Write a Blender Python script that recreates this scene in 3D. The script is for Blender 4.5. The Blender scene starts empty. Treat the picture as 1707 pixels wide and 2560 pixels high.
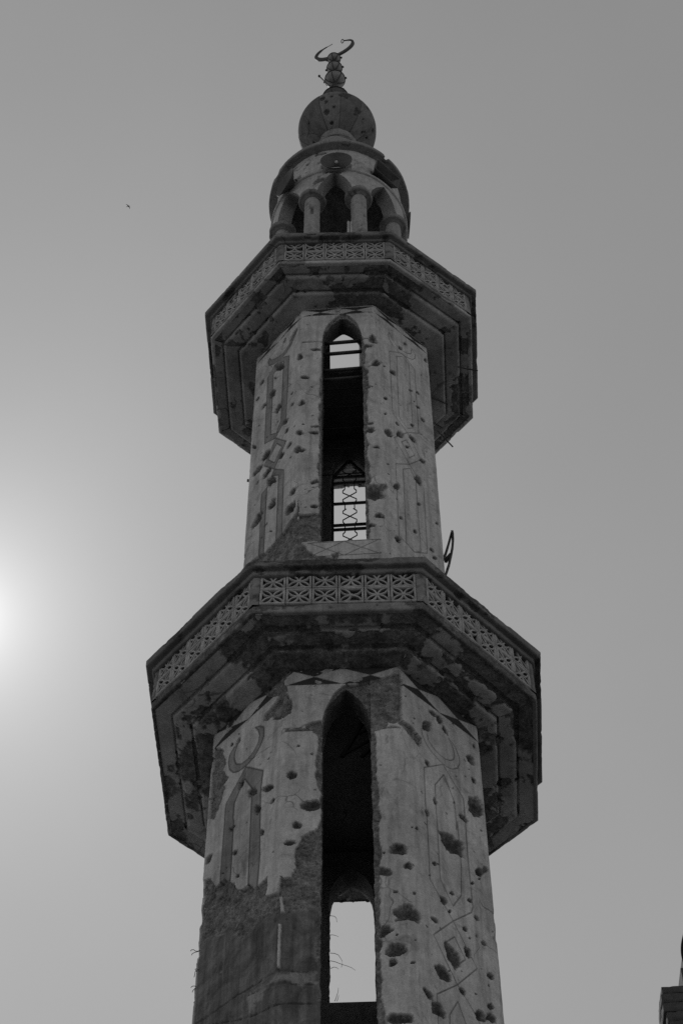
import bpy, math, random
import numpy as np
from mathutils import Vector, Matrix

# ------------------------------------------------------------------ camera, sky, sun, exposure
scene = bpy.context.scene
COL = scene.collection
cam_data = bpy.data.cameras.new("camera")
cam = bpy.data.objects.new("camera", cam_data)
COL.objects.link(cam)
cam_data.sensor_fit = 'VERTICAL'
cam_data.sensor_height = 36.0
cam_data.lens = 4986.68 / 2560.0 * 36.0
cam_data.clip_start = 0.1
cam_data.clip_end = 4000.0
CF = Vector((-0.0018076, 0.52241289, 0.85269074)); CR = Vector((0.99996402, 0.00801096, -0.00278822)); CU = Vector((0.00828747, -0.85265503, 0.52240858))
CAM_POS = Vector((0.0, -11.97425, 1.6))
M = Matrix.Identity(4)
for i in range(3):
    M[i][0], M[i][1], M[i][2], M[i][3] = CR[i], CU[i], -CF[i], CAM_POS[i]
cam.matrix_world = M
scene.camera = cam

SUN_EL, SUN_AZ = 54.0, -19.1            # degrees; azimuth from +Y towards +X
sun_dir = Vector((math.sin(math.radians(SUN_AZ)) * math.cos(math.radians(SUN_EL)),
                  math.cos(math.radians(SUN_AZ)) * math.cos(math.radians(SUN_EL)), math.sin(math.radians(SUN_EL))))
world = bpy.data.worlds.new("World")
scene.world = world
world.use_nodes = True
wn, wl = world.node_tree.nodes, world.node_tree.links
wn.clear()
w_out = wn.new('ShaderNodeOutputWorld'); w_bg = wn.new('ShaderNodeBackground')
w_sky = wn.new('ShaderNodeTexSky'); w_sky.sky_type = 'NISHITA'; w_sky.sun_disc = False
w_sky.sun_elevation = math.radians(SUN_EL); w_sky.sun_rotation = math.radians(SUN_AZ)
w_sky.altitude = 0.0; w_sky.air_density = 1.0; w_sky.dust_density = 0.0; w_sky.ozone_density = 1.0
w_bw = wn.new('ShaderNodeRGBToBW')       # the photograph is black and white
w_bg.inputs['Strength'].default_value = 0.121
wl.new(w_sky.outputs['Color'], w_bw.inputs['Color'])
# the bright aureole of the haze right round the sun: falls off with the angle from the sun
def wmath(op, a, b=None):
    n = wn.new('ShaderNodeMath'); n.operation = op
    for i, v in enumerate((a, b)):
        if v is None: continue
        if isinstance(v, (int, float)): n.inputs[i].default_value = v
        else: wl.new(v, n.inputs[i])
    return n.outputs[0]
w_tc = wn.new('ShaderNodeTexCoord'); w_dot = wn.new('ShaderNodeVectorMath'); w_dot.operation = 'DOT_PRODUCT'
w_dot.inputs[1].default_value = tuple(sun_dir)
wl.new(w_tc.outputs['Generated'], w_dot.inputs[0])
w_ang = wmath('MULTIPLY', wmath('ARCCOSINE', wmath('MINIMUM', w_dot.outputs['Value'], 1.0)), 57.2958)
w_aur = wmath('DIVIDE', 11.5, wmath('ADD', w_ang, 1.0))
w_nz = wn.new('ShaderNodeTexNoise'); w_nz.inputs['Scale'].default_value = 3.2; w_nz.inputs['Detail'].default_value = 5
wl.new(w_tc.outputs['Generated'], w_nz.inputs['Vector'])          # faint unevenness of the haze
w_haze = wmath('ADD', wmath('MULTIPLY', w_nz.outputs['Fac'], 0.22), 0.89)
wl.new(wmath('MULTIPLY', wmath('ADD', w_bw.outputs['Val'], w_aur), w_haze), w_bg.inputs['Color'])
wl.new(w_bg.outputs['Background'], w_out.inputs['Surface'])
sun_data = bpy.data.lights.new("sun", 'SUN')
sun_data.energy = 2.0
sun_data.angle = math.radians(0.5)
sun_data.color = (1.0, 1.0, 1.0)
sun = bpy.data.objects.new("sun", sun_data)
COL.objects.link(sun)
sun.rotation_euler = sun_dir.to_track_quat('Z', 'Y').to_euler()
sun.location = (-20, 30, 60)
scene.view_settings.view_transform = 'Standard'
scene.view_settings.look = 'None'
scene.view_settings.exposure = 0.0
scene.view_settings.gamma = 1.0
scene.view_settings.use_curve_mapping = False
scene.render.engine = 'CYCLES'
scene.cycles.use_denoising = False
scene.cycles.max_bounces = 6
scene.cycles.diffuse_bounces = 4

# ------------------------------------------------------------------ measured damage of the two shafts
# s = metres along the unrolled octagon (0 = middle of the front face), z = height
CRATERS_UPPER = [(-0.48,23.069,0.032,0.034,0.041,-0.092),(-0.399,22.479,0.061,-0.019,-0.001,-0.046),(-1.193,23.426,0.037,0.039,0.026,-0.056),(-0.978,22.826,0.052,0.044,0.037,-0.081),(-1.265,23.101,0.038,0.008,0.024,-0.057),(-1.127,22.73,0.045,0.026,0.022,-0.049),(-0.852,22.269,0.048,0.049,0.034,-0.072),(-0.601,22.306,0.023,0.005,0.013,-0.032),(-0.586,22.011,0.029,0.007,0.017,-0.041),(-0.436,21.857,0.049,0.012,0.006,-0.062),(-0.929,23.16,0.028,-0.041,0.001,-0.031),(-0.877,23.379,0.073,-0.005,0.053,-0.144),(-0.707,21.759,0.049,0.011,0.025,-0.061),(-0.674,21.503,0.032,0.032,0.023,-0.048),(-0.454,21.183,0.05,-0.012,0.024,-0.067),(-0.613,21.102,0.034,0.034,0.023,-0.046),(-0.459,20.801,0.079,-0.018,0.037,-0.102),(-0.748,21.038,0.048,0.011,0.029,-0.067),(-1.04,21.436,0.081,0.059,0.04,-0.083),(-1.185,21.267,0.092,0.033,0.031,-0.068),(-1.007,20.976,0.07,0.04,0.031,-0.066),(-0.58,20.78,0.016,0.004,0.01,-0.023),(-0.921,20.693,0.063,0.015,0.052,-0.116),(-0.528,19.968,0.035,0.034,0.032,-0.063),(-0.876,20.148,0.058,0.057,0.045,-0.086),(-1.129,20.118,0.087,0.07,0.045,-0.087),(-0.563,19.674,0.091,0.001,0.049,-0.118),(-0.972,19.839,0.033,0.008,0.012,-0.026),(-0.878,19.597,0.025,-0.03,0.001,-0.018),(-1.035,19.656,0.018,0.005,0.012,-0.025),(-1.163,20.968,0.017,0.017,0.012,-0.023),(-1.269,21.92,0.039,-0.052,0.003,-0.051),(-0.786,23.961,0.029,0.05,0.021,-0.046),(-0.618,23.846,0.062,0.08,0.026,-0.057),(-0.311,22.232,0.017,-0.002,0.0,-0.018),(-1.197,22.338,0.013,0.003,0.009,-0.021),(-0.841,21.949,0.013,0.003,0.009,-0.021),(-0.534,21.423,0.013,0.003,0.008,-0.02),(-0.265,23.178,0.073,-0.01,0.0,-0.038),(-0.266,21.276,0.065,-0.008,0.0,-0.026),(-0.273,21.133,0.061,-0.018,-0.001,-0.039),(-0.264,20.053,0.043,0.026,0.008,-0.043),(-0.259,19.552,0.038,-0.004,0.0,-0.035),(0.43,23.361,0.056,-0.054,-0.018,-0.099),(0.349,23.189,0.066,-0.009,-0.001,-0.046),(0.453,22.758,0.067,0.023,-0.025,-0.095),(0.323,22.542,0.034,-0.004,-0.001,-0.072),(0.327,22.152,0.05,0.003,0.001,-0.042),(0.347,21.269,0.048,-0.006,-0.0,-0.033),(0.345,21.121,0.051,-0.006,-0.001,-0.059),(0.306,20.076,0.036,-0.03,-0.008,-0.039),(0.418,20.726,0.041,-0.005,-0.001,-0.032),(0.393,19.783,0.128,0.029,0.013,-0.175),(0.429,19.297,0.054,0.003,0.001,-0.051),(0.322,19.11,0.056,0.003,0.001,-0.039),(0.283,18.976,0.038,-0.004,-0.0,-0.033),(0.58,22.819,0.02,0.007,-0.008,-0.029),(0.718,22.827,0.053,-0.005,-0.024,-0.073),(0.954,23.898,0.029,-0.002,-0.016,-0.048),(0.862,23.661,0.027,-0.019,-0.02,-0.051),(1.121,22.808,0.026,-0.018,-0.018,-0.043),(1.002,22.724,0.033,0.023,-0.007,-0.032),(1.104,22.429,0.028,-0.003,-0.015,-0.043),(1.05,22.506,0.015,0.018,-0.001,-0.019),(0.582,22.014,0.031,0.01,-0.015,-0.054),(0.567,21.626,0.023,0.027,-0.001,-0.028),(1.173,22.204,0.032,-0.012,-0.018,-0.046),(0.746,21.603,0.03,-0.003,-0.014,-0.04),(0.988,21.855,0.024,-0.002,-0.015,-0.041),(0.615,21.226,0.048,-0.018,-0.033,-0.085),(0.778,21.39,0.05,0.006,-0.031,-0.096),(0.981,21.52,0.05,-0.034,-0.026,-0.06),(0.886,21.229,0.034,0.01,-0.014,-0.047),(1.113,21.174,0.04,0.004,-0.019,-0.056),(0.573,20.491,0.02,0.012,-0.005,-0.023),(1.034,20.65,0.048,-0.032,-0.036,-0.08),(0.691,20.144,0.047,0.013,-0.026,-0.086),(1.016,20.129,0.026,0.007,-0.014,-0.043),(0.732,19.542,0.028,0.007,-0.011,-0.037),(0.934,19.488,0.023,-0.015,-0.021,-0.043),(0.678,19.068,0.035,-0.036,-0.028,-0.054),(1.277,20.001,0.02,-0.008,-0.014,-0.031),(1.164,19.355,0.028,-0.01,-0.016,-0.037),(1.203,19.239,0.031,-0.004,-0.021,-0.051),(1.304,23.902,0.03,0.054,0.012,-0.05),(1.201,23.37,0.013,0.016,-0.001,-0.016)]
CRATERS_LOWER = [(-0.907,15.035,0.047,0.017,0.044,-0.073),(-0.711,14.911,0.068,-0.028,0.019,-0.055),(-0.635,14.675,0.027,0.017,0.019,-0.029),(-0.826,14.737,0.038,0.037,0.04,-0.056),(-1.071,15.285,0.027,0.041,0.031,-0.042),(-1.16,14.772,0.026,0.026,0.021,-0.029),(-0.755,14.377,0.017,0.016,0.02,-0.028),(-1.094,14.406,0.034,0.005,0.014,-0.025),(-1.148,15.961,0.033,0.021,0.021,-0.034),(-1.236,16.002,0.016,0.016,0.019,-0.028),(-0.708,15.312,0.016,0.002,0.008,-0.014),(-1.019,15.737,0.011,-0.01,0.0,-0.009),(-0.783,15.951,0.022,0.022,0.018,-0.028),(-0.618,15.813,0.059,-0.057,0.001,-0.04),(-1.454,14.631,0.039,0.038,0.033,-0.044),(-1.107,14.422,0.027,0.004,0.022,-0.037),(-1.176,14.782,0.03,-0.025,0.001,-0.024),(-0.752,14.378,0.022,-0.019,0.001,-0.034),(-0.836,14.753,0.038,0.014,0.041,-0.068),(-0.441,14.032,0.049,-0.002,0.001,-0.037),(-0.378,14.246,0.046,-0.002,0.001,-0.043),(-0.28,14.493,0.08,0.007,0.004,-0.06),(-1.046,14.081,0.021,-0.0,0.014,-0.025),(-1.248,14.286,0.023,-0.019,0.001,-0.017),(0.451,13.926,0.086,-0.015,-0.006,-0.067),(0.536,13.741,0.04,-0.006,-0.027,-0.051),(0.31,13.664,0.065,-0.029,-0.009,-0.043),(0.406,13.416,0.02,-0.001,-0.0,-0.015),(0.526,13.191,0.129,0.0,-0.043,-0.09),(0.313,12.99,0.062,0.005,0.002,-0.056),(0.398,12.773,0.074,0.034,0.017,-0.074),(0.37,12.65,0.021,0.046,0.027,-0.024),(0.533,12.658,0.028,0.019,-0.001,-0.014),(0.269,12.836,0.026,-0.001,-0.001,-0.064),(0.411,12.071,0.117,0.009,0.002,-0.059),(0.327,13.88,0.014,-0.001,-0.0,-0.015),(0.583,13.452,0.016,0.002,-0.008,-0.019),(0.411,12.941,0.011,-0.0,-0.0,-0.012),(1.061,14.407,0.111,-0.05,-0.071,-0.117),(1.4,15.165,0.071,-0.061,-0.086,-0.128),(1.234,14.874,0.045,-0.025,-0.023,-0.036),(0.782,14.582,0.025,-0.021,-0.022,-0.034),(0.887,14.807,0.021,-0.026,-0.019,-0.027),(1.376,14.302,0.042,-0.013,-0.042,-0.069),(1.452,14.386,0.025,-0.008,-0.021,-0.035),(1.276,14.087,0.021,0.016,-0.002,-0.022),(1.369,14.209,0.016,0.012,-0.001,-0.014),(0.837,13.989,0.018,-0.01,-0.016,-0.026),(0.919,13.614,0.033,-0.018,-0.028,-0.043),(1.227,13.845,0.024,-0.013,-0.021,-0.032),(1.019,13.775,0.022,-0.003,-0.016,-0.029),(0.799,13.305,0.036,-0.005,-0.017,-0.031),(1.141,13.45,0.023,-0.007,-0.019,-0.031),(1.293,13.688,0.027,-0.015,-0.021,-0.031),(0.982,13.032,0.065,-0.088,-0.063,-0.074),(1.159,13.203,0.033,-0.039,-0.032,-0.039),(0.86,12.764,0.063,-0.05,-0.053,-0.07),(1.358,13.444,0.023,-0.007,-0.018,-0.028),(1.401,13.107,0.036,-0.012,-0.027,-0.042),(1.064,12.714,0.03,-0.024,-0.025,-0.032),(0.683,12.431,0.056,-0.03,-0.026,-0.037),(0.779,12.343,0.07,-0.037,-0.041,-0.058),(1.249,12.577,0.057,-0.03,-0.044,-0.06),(1.37,12.635,0.037,-0.02,-0.037,-0.05),(1.37,12.757,0.029,-0.009,-0.027,-0.04),(0.979,13.534,0.02,0.015,-0.001,-0.021),(0.643,14.276,0.02,0.016,-0.001,-0.014),(0.593,14.25,0.015,0.012,-0.0,-0.011),(0.572,12.923,0.012,0.008,-0.001,-0.012),(1.191,13.381,0.013,0.009,-0.001,-0.013),(0.773,13.802,0.013,0.009,-0.001,-0.013),(-0.428,14.902,0.045,-0.002,0.001,-0.053),(-0.266,14.503,0.093,0.008,0.004,-0.061),(0.836,15.81,0.035,-0.045,-0.053,-0.079),(0.71,15.491,0.021,-0.055,-0.027,-0.034),(1.386,15.812,0.046,-0.025,-0.034,-0.056),(1.404,15.522,0.023,-0.03,-0.02,-0.027),(0.821,15.271,0.027,-0.023,-0.022,-0.034),(1.45,16.056,0.009,-0.028,-0.019,-0.023),(0.887,14.806,0.02,-0.024,-0.018,-0.025),(0.786,14.587,0.023,-0.019,-0.019,-0.028),(1.127,14.997,0.013,0.01,-0.001,-0.014),(1.122,15.185,0.01,0.009,-0.001,-0.009),(1.354,15.642,0.009,0.008,-0.001,-0.009),(0.649,14.281,0.01,-0.012,-0.011,-0.015),(0.926,16.08,0.039,-0.004,-0.02,-0.043),(1.008,16.063,0.027,-0.041,-0.032,-0.046),(1.072,15.972,0.019,-0.045,-0.02,-0.027),(1.102,15.939,0.01,-0.025,-0.01,-0.013)]
BANDS_UPPER = [([(-1.075,23.907),(-1.091,23.825),(-1.067,23.693),(-0.981,23.606),(-0.869,23.558),(-0.747,23.55),(-0.64,23.644),(-0.576,23.781),(-0.537,23.881),(-0.617,23.805),(-0.696,23.688),(-0.804,23.635),(-0.929,23.692),(-1.029,23.784)],None),([(-0.8,23.526),(-0.68,23.386),(-0.692,21.84),(-0.873,21.602),(-1.073,21.735),(-1.082,23.391),(-0.957,23.552)],[(-0.783,23.393),(-0.786,21.918),(-0.859,21.704),(-0.971,21.814),(-0.975,23.313),(-0.852,23.437)]),([(-0.867,21.595),(-0.675,21.266),(-0.867,20.89),(-1.06,21.21)],[(-0.842,21.438),(-0.75,21.25),(-0.873,21.04),(-0.986,21.252)]),([(-0.867,20.89),(-0.697,20.654),(-0.685,19.057),(-1.067,19.231),(-1.079,20.613),(-0.981,20.645)],[(-0.875,20.758),(-0.785,20.652),(-0.781,19.171),(-0.988,19.139),(-0.985,20.619)])]
LINES_UPPER = [[(0.69,23.868),(0.668,23.772),(0.684,23.656),(0.752,23.549),(0.857,23.511),(0.964,23.546),(1.062,23.609),(1.106,23.696),(1.118,23.809),(1.062,23.905),(1.043,23.74),(0.981,23.671),(0.884,23.624),(0.791,23.658),(0.722,23.745),(0.69,23.868)],[(0.675,23.335),(0.894,23.559),(1.088,23.386),(1.085,21.776),(0.899,21.575),(0.681,21.772),(0.675,23.335)],[(0.792,23.352),(0.902,23.474),(0.993,23.38),(0.992,21.792),(0.903,21.68),(0.779,21.805),(0.792,23.352)],[(0.899,21.575),(1.091,21.172),(0.904,20.858),(0.685,21.21),(0.899,21.575)],[(0.881,21.388),(0.992,21.156),(0.91,21.015),(0.799,21.244),(0.881,21.388)],[(0.904,20.858),(0.688,20.628),(0.689,19.148),(0.911,19.052),(1.09,19.215),(1.105,20.557),(0.904,20.858)],[(0.799,20.637),(0.911,20.772),(0.989,20.6),(0.996,19.146),(0.89,19.039),(0.793,19.118),(0.799,20.637)]]
BANDS_LOWER = [([(-0.913,15.948),(-0.859,15.914),(-0.805,15.853),(-0.791,15.819),(-0.786,15.69),(-0.833,15.598),(-0.905,15.518),(-1.006,15.49),(-1.109,15.504),(-1.189,15.556),(-1.247,15.656),(-1.267,15.769),(-1.254,15.866),(-1.205,15.924),(-1.153,15.924),(-1.18,15.839),(-1.188,15.751),(-1.156,15.647),(-1.088,15.585),(-0.997,15.569),(-0.91,15.616),(-0.856,15.688),(-0.847,15.775),(-0.87,15.866)],None),([(-1.018,15.481),(-0.778,15.21),(-0.797,14.912),(-0.773,14.1),(-0.788,13.705),(-1.276,14.099),(-1.266,14.958),(-1.269,15.01),(-1.262,15.196),(-1.137,15.331)],[(-1.022,15.319),(-0.916,15.095),(-0.912,14.763),(-0.909,14.213),(-0.905,13.8),(-1.139,13.989),(-1.141,14.85),(-1.152,14.909),(-1.148,15.095),(-1.091,15.199),(-1.038,15.269)])]
LINES_LOWER = [[(0.77,15.722),(0.772,15.638),(0.817,15.548),(0.887,15.481),(0.971,15.44),(1.057,15.428),(1.133,15.455),(1.201,15.528),(1.235,15.62),(1.233,15.718),(1.201,15.806),(1.148,15.862),(1.111,15.881),(1.167,15.777),(1.176,15.685),(1.156,15.611),(1.115,15.562),(1.051,15.529),(0.976,15.529),(0.904,15.566),(0.851,15.621),(0.837,15.702)],[(0.771,15.175),(1.013,15.42),(1.248,15.146),(1.249,14.671),(1.252,14.847),(1.244,14.32),(1.257,13.786),(1.234,13.707),(1.009,13.445),(0.768,13.752),(0.774,14.576),(0.767,14.676),(0.771,15.175)],[(1.017,15.284),(0.9,15.05),(0.891,14.776),(0.894,14.562),(0.889,13.843),(1.021,13.626),(1.128,13.83),(1.154,14.225),(1.148,14.764),(1.133,14.644),(1.128,15.008),(1.017,15.284)],[(1.009,13.445),(0.773,13.124),(1.009,12.747),(1.249,13.084),(1.009,13.445)],[(1.014,13.272),(0.899,13.126),(0.999,12.939),(1.12,13.093),(1.014,13.272)],[(0.77,12.186),(0.776,12.494),(1.009,12.747),(1.19,12.56),(1.23,12.488)],[(0.897,12.27),(0.904,12.371),(1.001,12.567),(1.074,12.385)]]
PEELS_LOWER = [[(-1.593,14.449),(-1.52,14.408),(-1.419,14.365),(-1.323,14.184),(-1.214,14.185),(-1.112,14.062),(-1.02,13.867),(-0.901,13.865),(-0.829,13.751),(-0.674,13.758),(-0.666,13.556),(-0.548,13.469),(-0.514,13.628),(-0.416,13.627),(-0.38,13.746),(-0.384,13.965),(-0.362,14.042),(-0.32,14.119),(-0.207,14.206),(-0.145,14.283),(-0.133,11.137),(-1.512,11.801),(-1.524,12.744)],[(-1.545,16.219),(-1.425,16.138),(-1.323,16.013),(-1.345,15.95),(-1.294,15.78),(-1.33,15.732),(-1.253,15.541),(-1.315,15.504),(-1.284,15.423),(-1.328,15.318),(-1.417,15.125),(-1.526,15.22),(-1.499,15.535)],[(-0.521,16.114),(-0.446,15.934),(-0.455,15.76),(-0.527,15.71),(-0.656,15.872),(-0.765,15.898),(-0.805,16.015),(-0.663,16.055),(-0.575,16.128)],[(-0.439,16.373),(-0.525,16.259),(-0.485,16.074),(-0.592,16.105),(-0.742,16.252),(-0.822,16.411),(-0.676,16.429),(-0.454,16.394)],[(0.042,16.133),(0.222,16.195),(0.525,16.323),(0.549,16.243),(0.528,15.635),(0.648,15.646),(0.759,15.572),(0.743,15.446),(0.64,15.462),(0.515,15.54),(0.482,15.577),(0.401,15.581),(0.364,15.489),(0.282,15.455),(0.215,15.629),(0.217,15.821)],[(-0.323,15.574),(-0.277,15.624),(-0.183,15.65),(-0.182,15.368),(-0.217,15.425)],[(-0.197,14.231),(-0.305,14.105),(-0.389,13.973),(-0.388,13.632),(-0.172,13.622)]]
PEELS_UPPER = [[(-0.435,19.697),(-0.442,19.473),(-0.591,19.392),(-0.67,19.318),(-0.971,19.279),(-1.152,19.371),(-1.31,19.428),(-0.423,18.429),(-0.43,19.386)],[(-0.431,19.426),(-0.356,19.406),(-0.251,19.417),(-0.183,19.392),(-0.18,18.871),(-0.386,18.861),(-0.325,18.705),(-0.222,18.579),(-0.077,18.55),(-0.077,18.418),(-0.438,18.457),(-0.436,19.05)],[(-0.077,18.598),(-0.005,18.628),(0.01,18.528),(-0.077,18.497)]]
DEEP_LOWER = [(-1.357,13.558),(-0.978,13.362),(-0.824,13.363),(-0.517,13.315),(-0.175,13.292),(-0.163,11.138),(-1.512,11.801),(-1.581,13.681)]
JOINTS_LOWER = [[(-1.527,12.78),(-1.319,12.732),(-1.091,12.725),(-0.84,12.68),(-0.519,12.617),(-0.219,12.585)],[(-0.861,12.613),(-0.638,12.538),(-0.515,12.48),(-0.218,12.463)],[(-1.443,13.636),(-1.343,13.72),(-1.41,13.898)],[(-0.461,13.353),(-0.517,13.315),(-0.824,13.363),(-0.978,13.362)],[(-0.502,12.279),(-0.201,12.266)],[(-1.311,12.626),(-0.848,12.373),(-0.502,12.268)]]
REMNANTS_LOWER = [[(-0.52,13.415),(-0.476,13.407),(-0.459,13.232),(-0.495,13.229)],[(-0.518,13.112),(-0.481,13.102),(-0.486,12.63),(-0.52,12.64)]]
LIGHT_STRIP = [(-0.874,12.622),(-0.639,12.583),(-0.524,12.602),(-0.219,12.574),(-0.218,12.474),(-0.515,12.485),(-0.637,12.531),(-0.779,12.431),(-0.848,12.373)]
DOME_PITS = [(-1.7,-0.1,0.032),(-1.89,-0.61,0.044),(-1.65,-0.5,0.026),(-1.78,-0.92,0.025),(-1.85,-0.27,0.041),(-1.95,-0.08,0.066),(-0.96,-0.47,0.05),(-0.66,-0.01,0.041),(-0.2,-0.38,0.05),(-2.55,-0.56,0.017),(-1.47,-0.04,0.044),(-1.3,0.09,0.087),(-0.7,-0.52,0.02),(-2.99,-0.93,0.026)]

# ------------------------------------------------------------------ noise and mesh helpers
def _hash(ix, iy, iz, seed):
    h = (ix.astype(np.int64) * 374761393 + iy.astype(np.int64) * 668265263 + iz.astype(np.int64) * 2147483647 + seed * 974711) & 0xffffffff
    h = ((h ^ (h >> 13)) * 1274126177) & 0xffffffff
    h = ((h ^ (h >> 16)) * 2246822519) & 0xffffffff
    return ((h ^ (h >> 15)) & 0xffff).astype(np.float64) / 65535.0

def vnoise(x, y, z, seed=0):
    x, y, z = np.broadcast_arrays(np.asarray(x, float), np.asarray(y, float), np.asarray(z, float))
    x0, y0, z0 = np.floor(x), np.floor(y), np.floor(z)
    fx, fy, fz = x - x0, y - y0, z - z0
    fx, fy, fz = fx*fx*(3-2*fx), fy*fy*(3-2*fy), fz*fz*(3-2*fz)
    r = 0
    for dx in (0, 1):
        for dy in (0, 1):
            for dz in (0, 1):
                w = (fx if dx else 1-fx) * (fy if dy else 1-fy) * (fz if dz else 1-fz)
                r = r + w * _hash(x0+dx, y0+dy, z0+dz, seed)
    return r

def fbm(x, y, z, octaves=4, seed=0, gain=0.55):
    a, t, n, f = 1.0, 0.0, 0.0, 1.0
    for o in range(octaves):
        t = t + a * vnoise(np.asarray(x)*f, np.asarray(y)*f, np.asarray(z)*f, seed + o*17)
        n += a; a *= gain; f *= 2.03
    return t / n                                   # 0..1, mean 0.5

def sstep(a, b, x):
    t = np.clip((x - a) / (b - a), 0, 1)
    return t*t*(3-2*t)

def poly_sd(px, pz, poly):                        # signed distance, positive inside
    d = np.full(px.shape, 1e9); ins = np.zeros(px.shape, bool)
    n = len(poly)
    for i in range(n):
        ax, az = poly[i]; bx, bz = poly[(i+1) % n]
        ex, ez = bx-ax, bz-az
        t = np.clip(((px-ax)*ex + (pz-az)*ez) / (ex*ex+ez*ez+1e-12), 0, 1)
        d = np.minimum(d, np.hypot(px-ax-t*ex, pz-az-t*ez))
        c = (az > pz) != (bz > pz)
        ins ^= c & (px < (bx-ax)*(pz-az)/((bz-az) if abs(bz-az) > 1e-9 else 1e-9) + ax)
    return np.where(ins, d, -d)

def line_d(px, pz, pts):
    d = np.full(px.shape, 1e9)
    for (ax, az), (bx, bz) in zip(pts[:-1], pts[1:]):
        ex, ez = bx-ax, bz-az
        t = np.clip(((px-ax)*ex + (pz-az)*ez) / (ex*ex+ez*ez+1e-12), 0, 1)
        d = np.minimum(d, np.hypot(px-ax-t*ex, pz-az-t*ez))
    return d

class MB:
    """collects quads / polygons (with an optional mask per vertex) and links them as ONE mesh object"""
    def __init__(self):
        self.v, self.m, self.f, self.n = [], [], [], 0
    def verts(self, P, mask=None):
        P = np.asarray(P, float).reshape(-1, 3)
        self.v.append(P)
        if mask is None: mask = np.tile((1.0, 0, 0, 0), (len(P), 1))
        self.m.append(np.asarray(mask, float).reshape(-1, 4))
        b = self.n; self.n += len(P)
        return b
    def grid(self, P, mask=None, closed_u=False, flip=False):
        """P[i, j, 3]"""
        a, b = P.shape[:2]
        base = self.verts(P, mask)
        idx = base + np.arange(a*b).reshape(a, b)
        if closed_u: idx = np.vstack([idx, idx[:1]])
        q = np.stack([idx[:-1, :-1], idx[1:, :-1], idx[1:, 1:], idx[:-1, 1:]], -1).reshape(-1, 4)
        self.f.append(q[:, ::-1] if flip else q)
    def faces(self, P, F, mask=None):
        b = self.verts(P, mask)
        for f in F:
            self.f.append(np.array([[i + b for i in f]]))
    def box(self, c, size, rot=None, mask=None):
        s = np.array(size) / 2
        P = np.array([[x, y, z] for x in (-1, 1) for y in (-1, 1) for z in (-1, 1)], float) * s
        if rot is not None: P = P @ np.array(rot).T
        P = P + np.array(c)
        self.faces(P, [(0,1,3,2),(4,6,7,5),(0,4,5,1),(2,3,7,6),(0,2,6,4),(1,5,7,3)], None if mask is None else np.tile(mask, (8, 1)))
    def bar(self, a, b, w, h=None, up=(0, 0, 1)):
        a, b = np.array(a, float), np.array(b, float)
        d = b - a; L = np.linalg.norm(d); d = d / L
        up = np.array(up, float)
        if abs(d @ up) > .98: up = np.array((0, 1.0, 0))
        s = np.cross(d, up); s /= np.linalg.norm(s); u = np.cross(s, d)
        self.box((a+b)/2, (L, w, h or w), np.stack([d, s, u], 1))
    def tube(self, pts, r, n=6, r2=None):
        pts = np.array(pts, float); k = len(pts)
        rr = np.linspace(r, r if r2 is None else r2, k)
        T = np.gradient(pts, axis=0); T /= np.linalg.norm(T, axis=1)[:, None]
        ref = np.array((0, 0, 1.0)) if abs(T[:, 2]).mean() < .8 else np.array((1.0, 0, 0))
        rings = []
        for p, t, q in zip(pts, T, rr):
            s = np.cross(t, ref); s /= np.linalg.norm(s); u = np.cross(s, t)
            a = np.linspace(0, 2*np.pi, n, endpoint=False)
            rings.append(p + q*(np.cos(a)[:, None]*s + np.sin(a)[:, None]*u))
        P = np.stack(rings, 0)
        idx0 = self.n
        self.grid(np.concatenate([P, P[:, :1]], 1), flip=True)
        m = n + 1
        for e, fl in ((0, False), (k-1, True)):
            ring = [idx0 + e*m + i for i in range(n)]
            self.f.append(np.array([ring[::-1] if fl else ring]))
    def lathe(self, prof, c=(0, 0, 0), n=48, axis=None, noise=0, seed=0, mask=None):
        prof = np.array(prof, float)
        a = np.linspace(0, 2*np.pi, n+1)
        R, Z = prof[:, 0], prof[:, 1]
        P = np.stack([np.cos(a)[:, None]*R, np.sin(a)[:, None]*R, np.tile(Z, (n+1, 1))], -1)
        if noise:
            q = fbm(P[..., 0]*9, P[..., 1]*9, P[..., 2]*9, 3, seed) - .5
            P[..., :2] *= (1 + noise*q/np.maximum(R, .02))[..., None]
        if axis is not None:
            X, Y, Zx = axis
            P = P[..., 0:1]*np.array(X) + P[..., 1:2]*np.array(Y) + P[..., 2:3]*np.array(Zx)
        P = P + np.array(c)
        self.grid(P, None if mask is None else np.tile(mask, (P.shape[0]*P.shape[1], 1)))
    def build(self, name, mat, parent=None, smooth=False, attr=True, loc=None, rel=False):
        V = np.concatenate(self.v); Mk = np.concatenate(self.m)
        if loc is not None: V = V - np.array(loc)
        me = bpy.data.meshes.new(name)
        sizes = np.concatenate([np.full(len(f), f.shape[1]) for f in self.f])
        loops = np.concatenate([f.reshape(-1) for f in self.f]).astype(np.int32)
        me.vertices.add(len(V)); me.vertices.foreach_set('co', V.astype(np.float32).ravel())
        me.loops.add(len(loops)); me.loops.foreach_set('vertex_index', loops)
        me.polygons.add(len(sizes))
        st = np.concatenate([[0], np.cumsum(sizes)[:-1]]).astype(np.int32)
        me.polygons.foreach_set('loop_start', st)
        try: me.polygons.foreach_set('loop_total', sizes.astype(np.int32))
        except Exception: pass
        me.update(calc_edges=True); me.validate()
        if attr:
            ca = me.color_attributes.new('wear_and_shade', 'FLOAT_COLOR', 'POINT')
            ca.data.foreach_set('color', Mk.astype(np.float32).ravel())
        if smooth: me.polygons.foreach_set('use_smooth', np.ones(len(me.polygons), bool))
        me.materials.append(mat)
        o = bpy.data.objects.new(name, me)
        COL.objects.link(o)
        if loc is not None and not rel: o.location = loc
        if parent is not None: o.parent = parent
        return o

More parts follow.
